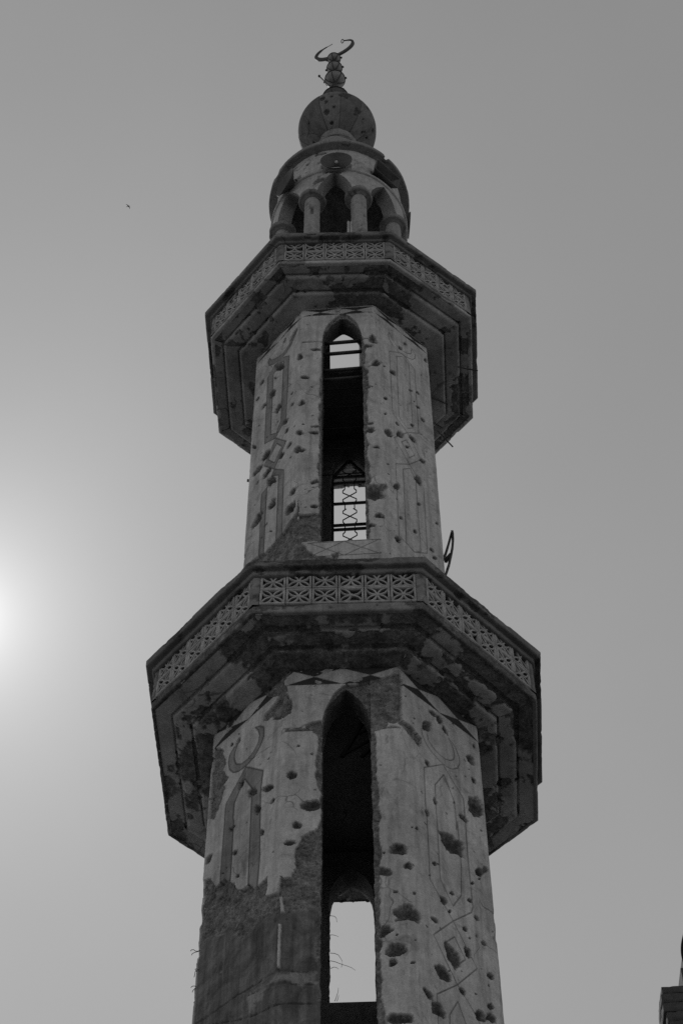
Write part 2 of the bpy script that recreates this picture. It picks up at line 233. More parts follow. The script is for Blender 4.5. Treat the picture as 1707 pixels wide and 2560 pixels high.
def empty(name, loc, rz=0.0):
    o = bpy.data.objects.new(name, None); COL.objects.link(o)
    o.location = loc; o.rotation_euler = (0, 0, rz); o.empty_display_size = 0.3
    return o
def tag(o, label=None, cat=None, group=None, kind=None):
    if label: o['label'] = label
    if cat: o['category'] = cat
    if group: o['group'] = group
    if kind: o['kind'] = kind
    return o

# ------------------------------------------------------------------ materials (the photograph has no colour)
def new_mat(name):
    m = bpy.data.materials.new(name); m.use_nodes = True
    nt = m.node_tree; nt.nodes.clear()
    out = nt.nodes.new('ShaderNodeOutputMaterial'); b = nt.nodes.new('ShaderNodeBsdfPrincipled')
    nt.links.new(b.outputs['BSDF'], out.inputs['Surface'])
    return m, nt, b
def N(nt, t, **k):
    n = nt.nodes.new(t)
    for a, v in k.items(): setattr(n, a, v)
    return n
def tex(nt, scale, detail=6, rough=.6, stretch=(1, 1, 1), dist=0.0, loc=(0, 0, 0)):
    tc = N(nt, 'ShaderNodeTexCoord'); mp = N(nt, 'ShaderNodeMapping')
    mp.inputs['Scale'].default_value = stretch; mp.inputs['Location'].default_value = loc
    nt.links.new(tc.outputs['Object'], mp.inputs['Vector'])
    t = N(nt, 'ShaderNodeTexNoise')
    t.inputs['Scale'].default_value = scale; t.inputs['Detail'].default_value = detail
    t.inputs['Roughness'].default_value = rough; t.inputs['Distortion'].default_value = dist
    nt.links.new(mp.outputs['Vector'], t.inputs['Vector'])
    return t.outputs['Fac']
def ramp(nt, fac, a, b, va, vb):
    r = N(nt, 'ShaderNodeMapRange'); r.clamp = True
    r.inputs['From Min'].default_value = a; r.inputs['From Max'].default_value = b
    r.inputs['To Min'].default_value = va; r.inputs['To Max'].default_value = vb
    nt.links.new(fac, r.inputs['Value'])
    return r.outputs['Result']
def math_(nt, op, a, b):
    n = N(nt, 'ShaderNodeMath', operation=op)
    for i, v in enumerate((a, b)):
        if isinstance(v, (int, float)): n.inputs[i].default_value = v
        else: nt.links.new(v, n.inputs[i])
    return n.outputs[0]
def mixv(nt, f, a, b):
    n = N(nt, 'ShaderNodeMix', data_type='FLOAT')
    for i, v in ((0, f), (2, a), (3, b)):
        if isinstance(v, (int, float)): n.inputs[i].default_value = v
        else: nt.links.new(v, n.inputs[i])
    return n.outputs[0]
def set_grey(nt, b, val):
    c = N(nt, 'ShaderNodeCombineColor')
    for i in range(3): nt.links.new(val, c.inputs[i])
    nt.links.new(c.outputs[0], b.inputs['Base Color'])
def bump(nt, b, h, strength, dist=.02):
    n = N(nt, 'ShaderNodeBump'); n.inputs['Distance'].default_value = dist
    if isinstance(strength, (int, float)): n.inputs['Strength'].default_value = strength
    else: nt.links.new(strength, n.inputs['Strength'])
    nt.links.new(h, n.inputs['Height']); nt.links.new(n.outputs['Normal'], b.inputs['Normal'])

def masonry(name, pl=(.41, .56), ex=(.11, .24), streak=.25, stain=.35):
    """wear attribute: R plaster still on, G dark line, paint, crater core or shade painted into reveals and niches, B grey painted band, A smooth deeper concrete"""
    m, nt, b = new_mat(name)
    at = N(nt, 'ShaderNodeAttribute', attribute_name='wear_and_shade')
    sp = N(nt, 'ShaderNodeSeparateColor'); nt.links.new(at.outputs['Color'], sp.inputs[0])
    R, G, B, A = sp.outputs[0], sp.outputs[1], sp.outputs[2], at.outputs['Alpha']
    big = tex(nt, 1.6, 7, .62); mid = tex(nt, 9, 6, .65, dist=.4); fine = tex(nt, 70, 4, .7)
    strk = tex(nt, 7, 6, .65, stretch=(1.6, 1.6, .12), dist=.3); brush = tex(nt, 26, 4, .6, stretch=(1, 1, .35))
    p = ramp(nt, big, .3, .7, pl[0], pl[1])
    p = math_(nt, 'MULTIPLY', p, ramp(nt, mid, .3, .75, 1.10, .82))
    p = math_(nt, 'MULTIPLY', p, ramp(nt, strk, .45, .72, 1.0, 1.0-streak))
    p = math_(nt, 'MULTIPLY', p, ramp(nt, brush, .3, .7, .87, 1.08))
    p = math_(nt, 'MULTIPLY', p, ramp(nt, fine, .3, .7, .78, 1.16))
    blot = tex(nt, 3.3, 8, .7, dist=1.2, loc=(7, 3, 1))
    p = math_(nt, 'MULTIPLY', p, ramp(nt, blot, .56, .72, 1.0, 1.0-stain))
    tc = N(nt, 'ShaderNodeTexCoord'); wv = N(nt, 'ShaderNodeVectorMath', operation='ADD'); dn = N(nt, 'ShaderNodeTexNoise'); dn.inputs['Scale'].default_value = 3.0
    ds = N(nt, 'ShaderNodeVectorMath', operation='SCALE'); ds.inputs['Scale'].default_value = .35
    nt.links.new(tc.outputs['Object'], dn.inputs['Vector']); nt.links.new(dn.outputs['Color'], ds.inputs[0])
    nt.links.new(tc.outputs['Object'], wv.inputs[0]); nt.links.new(ds.outputs[0], wv.inputs[1])
    vo = N(nt, 'ShaderNodeTexVoronoi', feature='DISTANCE_TO_EDGE'); vo.inputs['Scale'].default_value = 1.7
    nt.links.new(wv.outputs[0], vo.inputs['Vector'])
    crk = math_(nt, 'MULTIPLY', ramp(nt, vo.outputs['Distance'], .003, .012, 1.0, 0.0), ramp(nt, tex(nt, 1.1, 3, .5, loc=(4, 8, 2)), .52, .60, 0.0, .55))
    p = math_(nt, 'MULTIPLY', p, math_(nt, 'SUBTRACT', 1.0, crk))
    e = ramp(nt, mid, .33, .68, ex[0]*.85, ex[1]*1.15)
    gr = tex(nt, 33, 5, .75, loc=(2, 5, 9))
    e = math_(nt, 'MULTIPLY', e, ramp(nt, gr, .34, .68, .55, 1.5))
    e = math_(nt, 'MULTIPLY', e, ramp(nt, fine, .3, .72, .75, 1.25))
    e = math_(nt, 'MULTIPLY', e, ramp(nt, big, .3, .7, .8, 1.25))
    board = tex(nt, 12, 5, .6, stretch=(1.5, 1.5, .1))
    dp = ramp(nt, board, .32, .68, ex[0]*.75, ex[1]*.85)
    dp = math_(nt, 'MULTIPLY', dp, ramp(nt, big, .3, .7, .8, 1.2))
    dp = math_(nt, 'MULTIPLY', dp, ramp(nt, fine, .3, .7, .85, 1.12))
    dp = math_(nt, 'MULTIPLY', dp, ramp(nt, blot, .40, .62, 1.25, .65))
    e = mixv(nt, A, e, dp)
    p = mixv(nt, B, p, math_(nt, 'MULTIPLY', p, .52))
    v = mixv(nt, R, e, p)
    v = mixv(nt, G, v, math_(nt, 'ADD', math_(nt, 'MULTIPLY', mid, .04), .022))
    set_grey(nt, b, v)
    b.inputs['Roughness'].default_value = .92
    b.inputs['Specular IOR Level'].default_value = .2
    st = mixv(nt, R, mixv(nt, A, .9, .35), .22)
    bump(nt, b, math_(nt, 'ADD', fine, math_(nt, 'MULTIPLY', mid, .8)), st, .012)
    return m

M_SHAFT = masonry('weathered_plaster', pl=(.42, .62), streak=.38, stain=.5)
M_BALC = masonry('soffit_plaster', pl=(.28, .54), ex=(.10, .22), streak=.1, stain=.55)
M_BALC2 = masonry('shaded_soffit_plaster', pl=(.19, .42), ex=(.09, .17), streak=.15, stain=.7)  # darker copy for the upper balcony, its shade put into the colour
M_LANT = masonry('lantern_plaster', pl=(.38, .52), ex=(.10, .22), stain=.5)
M_COL = masonry('grainy_column', pl=(.24, .40), ex=(.08, .16), streak=.3, stain=.5)
M_DOME = masonry('dome_plaster', pl=(.14, .24), ex=(.05, .09), streak=.35, stain=.4)
M_COPE = masonry('coping_concrete', pl=(.15, .27), ex=(.06, .12), streak=.2, stain=.5)
M_TILE = masonry('lattice_tile', pl=(.38, .50), ex=(.15, .25), stain=.25)
M_RAIL = masonry('rail_concrete', pl=(.18, .32), ex=(.07, .14), stain=.5)
M_INNER = masonry('shade_toned_concrete', pl=(.09, .15), ex=(.06, .10))  # gloom of the interior put into the concrete's colour
M_INNER_LIT = masonry('lit_inner_concrete', pl=(.17, .25), ex=(.08, .13))  # same inner concrete with more light put into its colour
M_STONE = masonry('block_stone', pl=(.07, .14), ex=(.06, .12), stain=.4)

def plain(name, lo, hi, scale=12, rough=.6, metal=0.0):
    m, nt, b = new_mat(name)
    n = tex(nt, scale, 6, .65)
    set_grey(nt, b, ramp(nt, n, .3, .7, lo, hi))
    b.inputs['Roughness'].default_value = rough; b.inputs['Metallic'].default_value = metal
    bump(nt, b, tex(nt, scale*6, 4), .15, .005)
    return m
M_IRON = plain('rusted_iron', .025, .06, 25, .75)
M_HORN = plain('grey_horn_paint', .045, .08, 8, .5)
M_DRIVER = plain('dark_driver_paint', .03, .06, 8, .5)
M_PLUG = plain('pale_plug', .45, .6, 20, .5)
M_SHEET = plain('dull_sheet_metal', .16, .26, 14, .45)
M_PIPE = plain('pale_pipe', .4, .6, 10, .5)
M_CABLE = plain('black_cable', .012, .022, 20, 1.0)
M_CABLE.node_tree.nodes['Principled BSDF'].inputs['Specular IOR Level'].default_value = .05
M_BIRD = plain('dark_feathers', .02, .05, 20, .8)
M_GROUND = plain('dusty_ground', .08, .135, .35, .95)
M_GLASS = plain('dark_window', .02, .04, 5, .2)

# ------------------------------------------------------------------ the octagon
YAW_L, YAW_U = math.radians(-1.754), math.radians(-3.444)
def corner_unit(k, yaw):                            # k = 0 front-left, 1 front-right, then anticlockwise
    a = math.radians(-112.5 + 45*k) + yaw
    r = 1/math.cos(math.pi/8)
    return np.array((r*math.cos(a), r*math.sin(a)))
def balcony_corners(yaw, off, A):
    c = np.array([corner_unit(k, yaw) for k in range(8)])
    for k, d in off.items(): c[k] += np.array(d) / A
    return c
BC_L = balcony_corners(YAW_L, {0: (-.044, -.015), 1: (.009, .004), 7: (.004, -.023), 2: (-.016, .027), 6: (.040, .030), 3: (.015, -.017), 4: (0, -.085), 5: (.02, -.075)}, 1.9)
BC_U = balcony_corners(YAW_U, {0: (-.016, -.007), 1: (.006, .061), 7: (.001, .008), 2: (.002, -.074), 6: (-.033, .006), 3: (-.02, .02)}, 1.761)

def lean(z):                                        # the top leans slightly west
    return -0.0102 * max(0.0, z - 25.0)

# ------------------------------------------------------------------ shafts
PROFILE_K = .75
def arch_f(t):
    t = np.clip(np.abs(t), 0, 1); k = PROFILE_K
    return np.sqrt(np.maximum(0, 1-((t+k)/(1+k))**2)) / math.sqrt(1-(k/(1+k))**2)

def make_shaft(tier):
    L = tier == 'L'
    yaw = YAW_L if L else YAW_U
    if L:
        Aof = lambda z: 1.2074 + .0246*(z-11.2095)/6.0
        z_bot, z_top, W = 0.0, 16.40, 2*(1.2074+.012)*.41421
        slot = dict(uc=.033, hw=.213, zs=15.50, za=16.13, zb=6.2); zfine = 11.55
        fr = (16.17, 16.405); step = .0068; seed = 3
        cr, bands, lines, peels = CRATERS_LOWER, BANDS_LOWER, LINES_LOWER, PEELS_LOWER
        deep, joints, remn = DEEP_LOWER, JOINTS_LOWER, REMNANTS_LOWER
        back_zb = 14.40
    else:
        Aof = lambda z: 1.0614 + .0229*(z-17.2095)/(25.1307-17.2095)
        z_bot, z_top, W = 16.55, 24.30, 2*(1.0614+.012)*.41421
        slot = dict(uc=.045, hw=.240, zs=23.38, za=24.06, zb=18.86); zfine = 18.2
        fr = (24.10, 24.27); step = .0082; seed = 9
        cr, bands, lines, peels = CRATERS_UPPER, BANDS_UPPER, LINES_UPPER, PEELS_UPPER
        deep, joints, remn = None, [], []
        back_zb = 18.86
    TH = .26
    rng = random.Random(seed)
    def frame(j):
        a = math.radians(-90+45*j) + yaw
        return np.array((math.cos(a), math.sin(a))), np.array((-math.sin(a), math.cos(a)))
    # bullet pits besides the measured ones: the small ones everywhere, larger ones on the faces turned away
    pits = []
    for k in range(150):
        r = rng.uniform(.005, .015)
        pits.append((rng.uniform(-1.5*W, 1.5*W), rng.uniform(zfine, z_top), r, rng.uniform(-.01, .01), rng.uniform(-.006, .006), r*rng.uniform(.5, 1.2)))
    for k in range(170):
        r = rng.uniform(.02, .09)
        pits.append((rng.choice((rng.uniform(-2.45*W, -1.55*W), rng.uniform(1.55*W, 5.45*W), rng.uniform(1.55*W, 5.45*W))), rng.uniform(zfine-2, z_top), r, rng.uniform(-.03, .03), rng.uniform(-.02, .02), r*rng.uniform(.5, 1.3)))
    allcr = list(cr) + pits

    def damage(s, z):
        sh = s.shape; s = s.ravel(); z = z.ravel()
        n_hi = fbm(s*38, z*38, 0*s+seed, 4, seed); n_mid = fbm(s*9, z*9, 0*s+seed, 4, seed+5); n_lo = fbm(s*2.2, z*2.2, 0*s, 3, seed+8)
        R = np.ones_like(s); G = np.zeros_like(s); B = np.zeros_like(s); A = np.zeros_like(s)
        dep = .004*(n_lo-.5) + .0035*(n_mid-.5) + .0015*(n_hi-.5)
        wob = (n_mid-.5)*.05 + (n_hi-.5)*.035
        inz = z > zfine - 2.5
        for outer, inner in bands:
            if not np.any((s > min(p[0] for p in outer)-.1) & (s < max(p[0] for p in outer)+.1)): continue
            so = poly_sd(s, z, outer)
            f = sstep(-.003, .005, so); ln = 1-sstep(.004, .011, np.abs(so))
            if inner:
                si = poly_sd(s, z, inner)
                f = f*(1-sstep(-.003, .005, si)); ln = np.maximum(ln, 1-sstep(.004, .011, np.abs(si)))
            B = np.maximum(B, f); G = np.maximum(G, ln*.8); dep = dep + .004*ln
        for pts in lines:
            x0, x1 = min(p[0] for p in pts)-.05, max(p[0] for p in pts)+.05
            # the same incised drawing goes round the other faces
            for turn in (0, 2*W, 4*W):
                k = (s > x0+turn) & (s < x1+turn)
                if k.any():
                    ln = 1-sstep(.002, .0095, line_d(s[k]-turn, z[k], pts))
                    ln *= .45 + .5*n_mid[k]
                    G[k] = np.maximum(G[k], ln); dep[k] += .003*ln
        # frieze of dark hourglasses under the balcony
        u = s - np.round(s/W)*W
        mid, hb = (fr[0]+fr[1])/2, (fr[1]-fr[0])/2
        c = (z-mid)/hb; per = W/2
        pp = np.abs(((u/per) % 1.0) - .5)*2
        G = np.maximum(G, np.where((np.abs(c) < 1.02), sstep(-.05, .05, np.abs(c)-pp), 0) * np.where(n_mid > .29, 1, .3))
        if not L:                                    # incised lattice under the window
            k = (np.abs(s-.05) < .38) & (z < 18.84) & (z > 18.55)
            cc = (z-18.70)/.13; q = np.abs((((s-.05)/.36) % 1.0) - .5)*2
            ln = (1-sstep(.03, .09, np.abs(np.abs(cc)-q))) + (1-sstep(.03, .08, np.abs(np.abs(cc)-1)))
            G = np.where(k, np.maximum(G, .7*np.clip(ln, 0, 1)), G)
        pm = np.zeros_like(s)
        for poly in peels:
            x0, x1 = min(p[0] for p in poly)-.15, max(p[0] for p in poly)+.15
            k = (s > x0) & (s < x1)
            if k.any():
                sd = poly_sd(s[k], z[k], poly) + wob[k]*.8
                pm[k] = np.maximum(pm[k], sstep(-.002, .003, sd))
        jj = np.round(s/W); u_ = s-jj*W
        uc_ = np.where(jj == 0, slot['uc'], 0.0)
        t_ = np.abs(u_-uc_)
        za_ = slot['zs'] + (slot['za']-slot['zs'])*arch_f(t_/slot['hw'])
        dsl = np.where(z < slot['zs'], t_-slot['hw'], np.maximum((z-slot['za'])*.8, np.minimum(t_-slot['hw']+.42*(z-slot['zs']), z-za_)))
        wd = np.where(u_ > uc_, .040, .022) + (.035 if L else .045)*sstep(slot['zs']-.1, slot['za'], z) + (n_lo-.5)*.10
        rim = sstep(-.004, .006, np.maximum(wd, .004) + wob*.7 - dsl) * (jj == 0) * (z > slot['zb']-.01)
        pm = np.maximum(pm, rim)
        gen = fbm(s*.9, z*.9, 0*s+4, 4, seed+31)      # peeling on the faces out of sight
        pm = np.maximum(pm, sstep(.0, .012, gen-.60) * (np.abs(s) > 1.6*W))
        for poly in remn:
            pm = pm * (1-sstep(-.004, .006, poly_sd(s, z, poly) + wob*.4))
        rough = (n_hi-.5)*.030 + (n_mid-.5)*.04
        if deep:
            dm = sstep(-.02, .02, poly_sd(s, z, deep) + wob*1.6 + (n_lo-.5)*.25) * pm
            A = dm
            rough = rough*(1-.75*dm) - 0.012*dm
            for pts in joints:
                ln = (1-sstep(.003, .013, line_d(s, z, pts) + (n_hi-.5)*.03 + (n_mid-.5)*.02)) * pm
                G = np.maximum(G, ln*.75*(n_mid > .4)); rough = rough + .010*ln
        if deep:
            pm_c = pm * (1-.45*sstep(-.02, .02, poly_sd(s, z, LIGHT_STRIP) + wob*1.5))
        else: pm_c = pm
        dep = dep + pm*(.032 + rough)
        cm = np.zeros_like(s); ck = np.zeros_like(s)
        for (cx, cz, ax, az, bx, bz) in allcr:
            rad = max(math.hypot(ax, az), math.hypot(bx, bz))*1.5 + .01
            k = (np.abs(s-cx) < rad) & (np.abs(z-cz) < rad)
            if not k.any(): continue
            det = ax*bz - az*bx
            if abs(det) < 1e-8: continue
            dx, dz = s[k]-cx, z[k]-cz
            p = (bz*dx - bx*dz)/det; q = (-az*dx + ax*dz)/det
            th = np.arctan2(q, p)
            r = np.hypot(p, q) * (1 + .6*(n_mid[k]-.5) + .25*(n_hi[k]-.5)) * (1 + .85*(fbm(np.cos(th)*1.6+cx*7, np.sin(th)*1.6, cz*5, 3, seed+90)-.5))
            minor = abs(det)/max(math.hypot(ax, az), math.hypot(bx, bz))
            ins = 1-sstep(.88, 1.02, r)
            core = 1-sstep(.62, .86, r*(1+.5*(n_hi[k]-.5)))
            ck[k] = np.maximum(ck[k], core)
            d = min(.055, .012+.75*minor) * np.clip(1-r*r, 0, 1)**.45 * (1 + .8*(n_hi[k]-.5))
            dep[k] = np.maximum(dep[k], d); cm[k] = np.maximum(cm[k], ins)
        ex = np.maximum(pm_c, cm)
        R = 1-ex
        G = np.where(pm > .5, np.where(A > .3, G, G*0.0), G) * (1-cm) + ck*(.36+.7*n_mid)*(1-.4*pm) + (cm-ck)*.10
        B = B*R; A = A*(1-cm)
        A = np.where(cm > .5, 0, A)
        # clean concrete where no plaster ever was: nothing
        m = np.stack([R, G, B, A], -1)
        return dep.reshape(sh), m.reshape(sh+(4,))

    def place(s, z, inward, jf=None):
        j = np.round(s/W).astype(int) if jf is None else np.full(s.shape, jf)
        a = np.radians(-90+45*j) + yaw
        Wz = 2*Aof(z)*.41421
        u = (s - j*W) * (Wz/W)
        hw = Wz/2
        nx, ny, tx, ty = np.cos(a), np.sin(a), -np.sin(a), np.cos(a)
        bw = .03
        e = np.clip((bw-(hw-np.abs(u)))/bw, 0, 1)
        sg = np.sign(u)
        a2 = a + sg*math.radians(45)
        mx = nx*(1-.5*e) + np.cos(a2)*.5*e; my = ny*(1-.5*e) + np.sin(a2)*.5*e
        ln = np.hypot(mx, my); mx, my = mx/ln, my/ln
        d = inward + .007*e*e
        Az = Aof(z)
        return np.stack([nx*Az+tx*u-mx*d, ny*Az+ty*u-my*d, z], -1)

    mb = MB(); inner = MB()
    def patch(S, Z, jf):
        dep, m = damage(S, Z)
        mb.grid(place(S, Z, dep, jf), m)
    def lin(a, b, st):
        return np.linspace(a, b, max(2, int(math.ceil((b-a)/st))+1))
    for j in range(-2, 6):
        fine = j in (-1, 0, 1)
        st = step if fine else .025
        zf = zfine if fine else max(zfine-1, z_bot)
        s0, s1 = (j-.5)*W, (j+.5)*W
        has = (j % 2 == 0)
        sl = dict(slot)
        if j == 4: sl['uc'] = 0.0 if L else -.008; sl['zb'] = back_zb; sl['zs'] += .24 if L else .0; sl['za'] += .03 if L else 0
        if j in (2, -2): sl['uc'] = 0.0; sl['zb'] = back_zb
        # coarse part below what the photograph shows
        if z_bot < zf - .01:
            zz = lin(z_bot, zf, .25)
            if has and sl['zb'] < zf:
                l, r = j*W+sl['uc']-sl['hw'], j*W+sl['uc']+sl['hw']
                for (a, b, c, d) in ((s0, l, z_bot, zf), (r, s1, z_bot, zf), (l, r, z_bot, sl['zb'])):
                    S, Z = np.meshgrid(lin(a, b, .2), lin(c, d, .25), indexing='ij'); patch(S, Z, j)
            else:
                S, Z = np.meshgrid(lin(s0, s1, .2), zz, indexing='ij'); patch(S, Z, j)
        if not has:
            S, Z = np.meshgrid(lin(s0, s1, st), lin(zf, z_top, st), indexing='ij'); patch(S, Z, j)
        else:
            l, r = j*W+sl['uc']-sl['hw'], j*W+sl['uc']+sl['hw']
            zlo = max(zf, sl['zb'])
            def jag(z, sd, amp=.028): return (fbm(z*14, z*0+sd, z*0, 4, seed+77)-.5)*amp
            # below the opening
            if sl['zb'] > zf:
                S, Z = np.meshgrid(lin(s0, s1, st), lin(zf, zlo, st), indexing='ij'); patch(S, Z, j)
            zz = lin(zlo, sl['zs'], st)
            tl = lin(0, 1, st/(l-s0)); tr = lin(0, 1, st/(s1-r))
            fade = sstep(0, .1, zz-zlo)*sstep(0, .1, sl['zs']-zz)
            el = l + jag(zz, j+.3)*fade; er = r + jag(zz, j+.8)*fade
            S = s0 + tl[:, None]*(el-s0)[None, :]; patch(S, np.broadcast_to(zz, S.shape).copy(), j)
            S = er[None, :] + tr[:, None]*(s1-er)[None, :]; patch(S, np.broadcast_to(zz, S.shape).copy(), j)
            # beside the arch
            for a, b in ((s0, l), (r, s1)):
                S, Z = np.meshgrid(lin(a, b, st), lin(sl['zs'], z_top, st), indexing='ij'); patch(S, Z, j)
            us = lin(l, r, st)
            t = (us-(l+r)/2)/sl['hw']
            za = sl['zs'] + (sl['za']-sl['zs'])*arch_f(t)
            jz = (fbm(us*16, us*0+j, us*0, 3, seed+50)-.5)*.03*np.clip((1-np.abs(t))*5, 0, 1)
            za = za + jz
            tt = lin(0, 1, st/(z_top-sl['zs']))
            Z = za[:, None] + tt[None, :]*(z_top-za)[:, None]
            patch(np.broadcast_to(us[:, None], Z.shape).copy(), Z, j)
            # the jambs, arch soffit and sill
            zj = lin(sl['zb'], zlo, .25)[:-1] if sl['zb'] < zlo-.01 else np.array([])
            es = np.concatenate([np.full(len(zj), l), el, us[1:-1], er[::-1], np.full(len(zj), r)])
            ez = np.concatenate([zj, zz, za[1:-1], zz[::-1], zj[::-1]])
            es = np.append(es, es[0]); ez = np.append(ez, ez[0])
            d0, m0 = damage(es, ez)
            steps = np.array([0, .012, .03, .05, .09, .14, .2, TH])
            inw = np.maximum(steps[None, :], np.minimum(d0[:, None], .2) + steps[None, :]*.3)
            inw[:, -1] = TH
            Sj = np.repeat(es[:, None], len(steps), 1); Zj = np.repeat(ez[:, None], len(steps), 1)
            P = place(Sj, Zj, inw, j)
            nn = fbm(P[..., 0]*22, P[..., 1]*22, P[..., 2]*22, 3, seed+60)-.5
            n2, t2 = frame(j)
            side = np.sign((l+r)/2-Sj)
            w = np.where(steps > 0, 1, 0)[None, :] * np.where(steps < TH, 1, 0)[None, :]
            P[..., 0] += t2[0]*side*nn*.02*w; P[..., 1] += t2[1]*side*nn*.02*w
            mk = np.zeros(P.shape[:2]+(4,)); mk[:, :2, 0] = m0[:, None, 0]*.3; mk[:, 3:, 1] = .45; mk[:, 5:, 1] = .7  # reveal painted darker with depth, in place of shade
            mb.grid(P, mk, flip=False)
        # inner wall, with the same opening
        zi0 = z_bot
        iw = (Aof(z_top)-TH)*.41421
        def ip(S, Z):
            n2, t2 = frame(j); A_ = Aof(Z)-TH
            u = S - j*W
            u = np.clip(u, -A_*.41421, A_*.41421)
            return np.stack([n2[0]*A_+t2[0]*u, n2[1]*A_+t2[1]*u, Z], -1)
        def ipatch(S, Z):
            P = ip(S, Z); inner.grid(P, flip=True)
        if not has:
            S, Z = np.meshgrid(lin(j*W-iw, j*W+iw, .2), lin(zi0, z_top, .3), indexing='ij'); ipatch(S, Z)
        else:
            l, r = j*W+sl['uc']-sl['hw']-.004, j*W+sl['uc']+sl['hw']+.004
            for a, b, c, d in ((j*W-iw, l, zi0, z_top), (r, j*W+iw, zi0, z_top), (l, r, zi0, sl['zb'])):
                S, Z = np.meshgrid(lin(a, b, .2), lin(c, d, .3), indexing='ij'); ipatch(S, Z)
            us = lin(l, r, .03); t = (us-(l+r)/2)/(sl['hw']+.004)
            za = sl['zs'] + (sl['za']-sl['zs'])*arch_f(t)
            tt = np.linspace(0, 1, 8); Z = za[:, None] + tt[None, :]*(z_top-za)[:, None]
            ipatch(np.broadcast_to(us[:, None], Z.shape).copy(), Z)
    return mb, inner, slot

minaret = tag(empty('minaret', (0, 0, 0)), 'shell-scarred octagonal concrete minaret with two lattice balconies, round lantern, dome and crescent', 'minaret')
sh_L, in_L, slot_L = make_shaft('L')
shaft_lo = sh_L.build('shaft', M_SHAFT, minaret)
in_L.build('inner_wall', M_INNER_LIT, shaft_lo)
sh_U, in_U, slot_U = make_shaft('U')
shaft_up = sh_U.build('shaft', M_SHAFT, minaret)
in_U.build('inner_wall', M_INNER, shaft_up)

# ------------------------------------------------------------------ balconies
def resample(prof, st):
    out = []
    for (a, b) in zip(prof[:-1], prof[1:]):
        a, b = np.array(a, float), np.array(b, float)
        n = max(1, int(math.ceil(np.linalg.norm(b-a)/st)))
        for i in range(n): out.append(a+(b-a)*i/n)
    out.append(np.array(prof[-1], float))
    return np.array(out)

def sweep(mb, prof, corners, st, amp, thr, seed, chip=0.0, lift=.012, closed=False, hole_t=.74, fine=.0):
    """an octagonal ring: prof = (apothem, z) from the inside under the ring to the outside and up"""
    if closed: prof = list(prof) + [prof[0]]
    pr = resample(prof, st)
    T = np.gradient(pr, axis=0); T /= np.maximum(np.linalg.norm(T, axis=1), 1e-9)[:, None]
    nA, nZ = T[:, 1], -T[:, 0]                       # outward normal in the (A, z) plane
    for k in range(8):
        c0, c1 = corners[k], corners[(k+1) % 8]
        e = c1-c0; L = np.linalg.norm(e)
        n = max(2, int(math.ceil(L*pr[:, 0].max()/st)))
        t = np.linspace(0, 1, n+1)
        dirs = c0[None, :] + t[:, None]*e[None, :]
        on = np.array((e[1], -e[0]))/L               # outward horizontal normal of this side
        w = np.minimum(1, np.minimum(t, 1-t)*L*1.8/.05)
        hb = (c0/np.linalg.norm(c0))
        P0 = np.concatenate([dirs[:, None, :]*pr[None, :, :1], np.broadcast_to(pr[None, :, 1:], (n+1, len(pr), 1))], -1)
        x, y, z = P0[..., 0], P0[..., 1], P0[..., 2]
        nh = fbm(x*26, y*26, z*26, 4, seed)-.5; nm = fbm(x*6, y*6, z*6, 4, seed+3)-.5
        f = fbm(x*1.7+3, y*1.7, z*2.6, 5, seed+7, .6)
        keep = 1-sstep(-.006, .008, f + fine*(fbm(x*5.5, y*5.5, z*9+k, 4, seed+29, .6)-.5) - thr)
        # shell scars
        pit = fbm(x*7, y*7, z*7, 2, seed+19)
        hole = sstep(hole_t, hole_t+.04, pit)
        dep = amp*(nm*1.2+nh*.8) + (1-keep)*(lift+lift*1.5*nh) + hole*.014
        if chip:
            edge = 1-sstep(0, .035, np.abs(x*on[0]+y*on[1] - (pr[:, 0].max())*abs(c0@on)))
            cn = fbm(x*10, y*10, z*5, 4, seed+40)
            dep = dep + chip*(7*sstep(.40, .62, cn) if k == 4 else sstep(.56, .74, cn))*edge
        h = (on[None, :]*w[:, None] + (1-w[:, None])*np.where(t[:, None] < .5, c0, c1)/1.08)
        P = P0.copy()
        P[..., 0] -= h[:, None, 0]*nA[None, :]*dep; P[..., 1] -= h[:, None, 1]*nA[None, :]*dep
        P[..., 2] -= nZ[None, :]*dep
        m = np.zeros(P.shape[:2]+(4,)); m[..., 0] = np.clip(keep-hole, 0, 1)
        mb.grid(P, m)

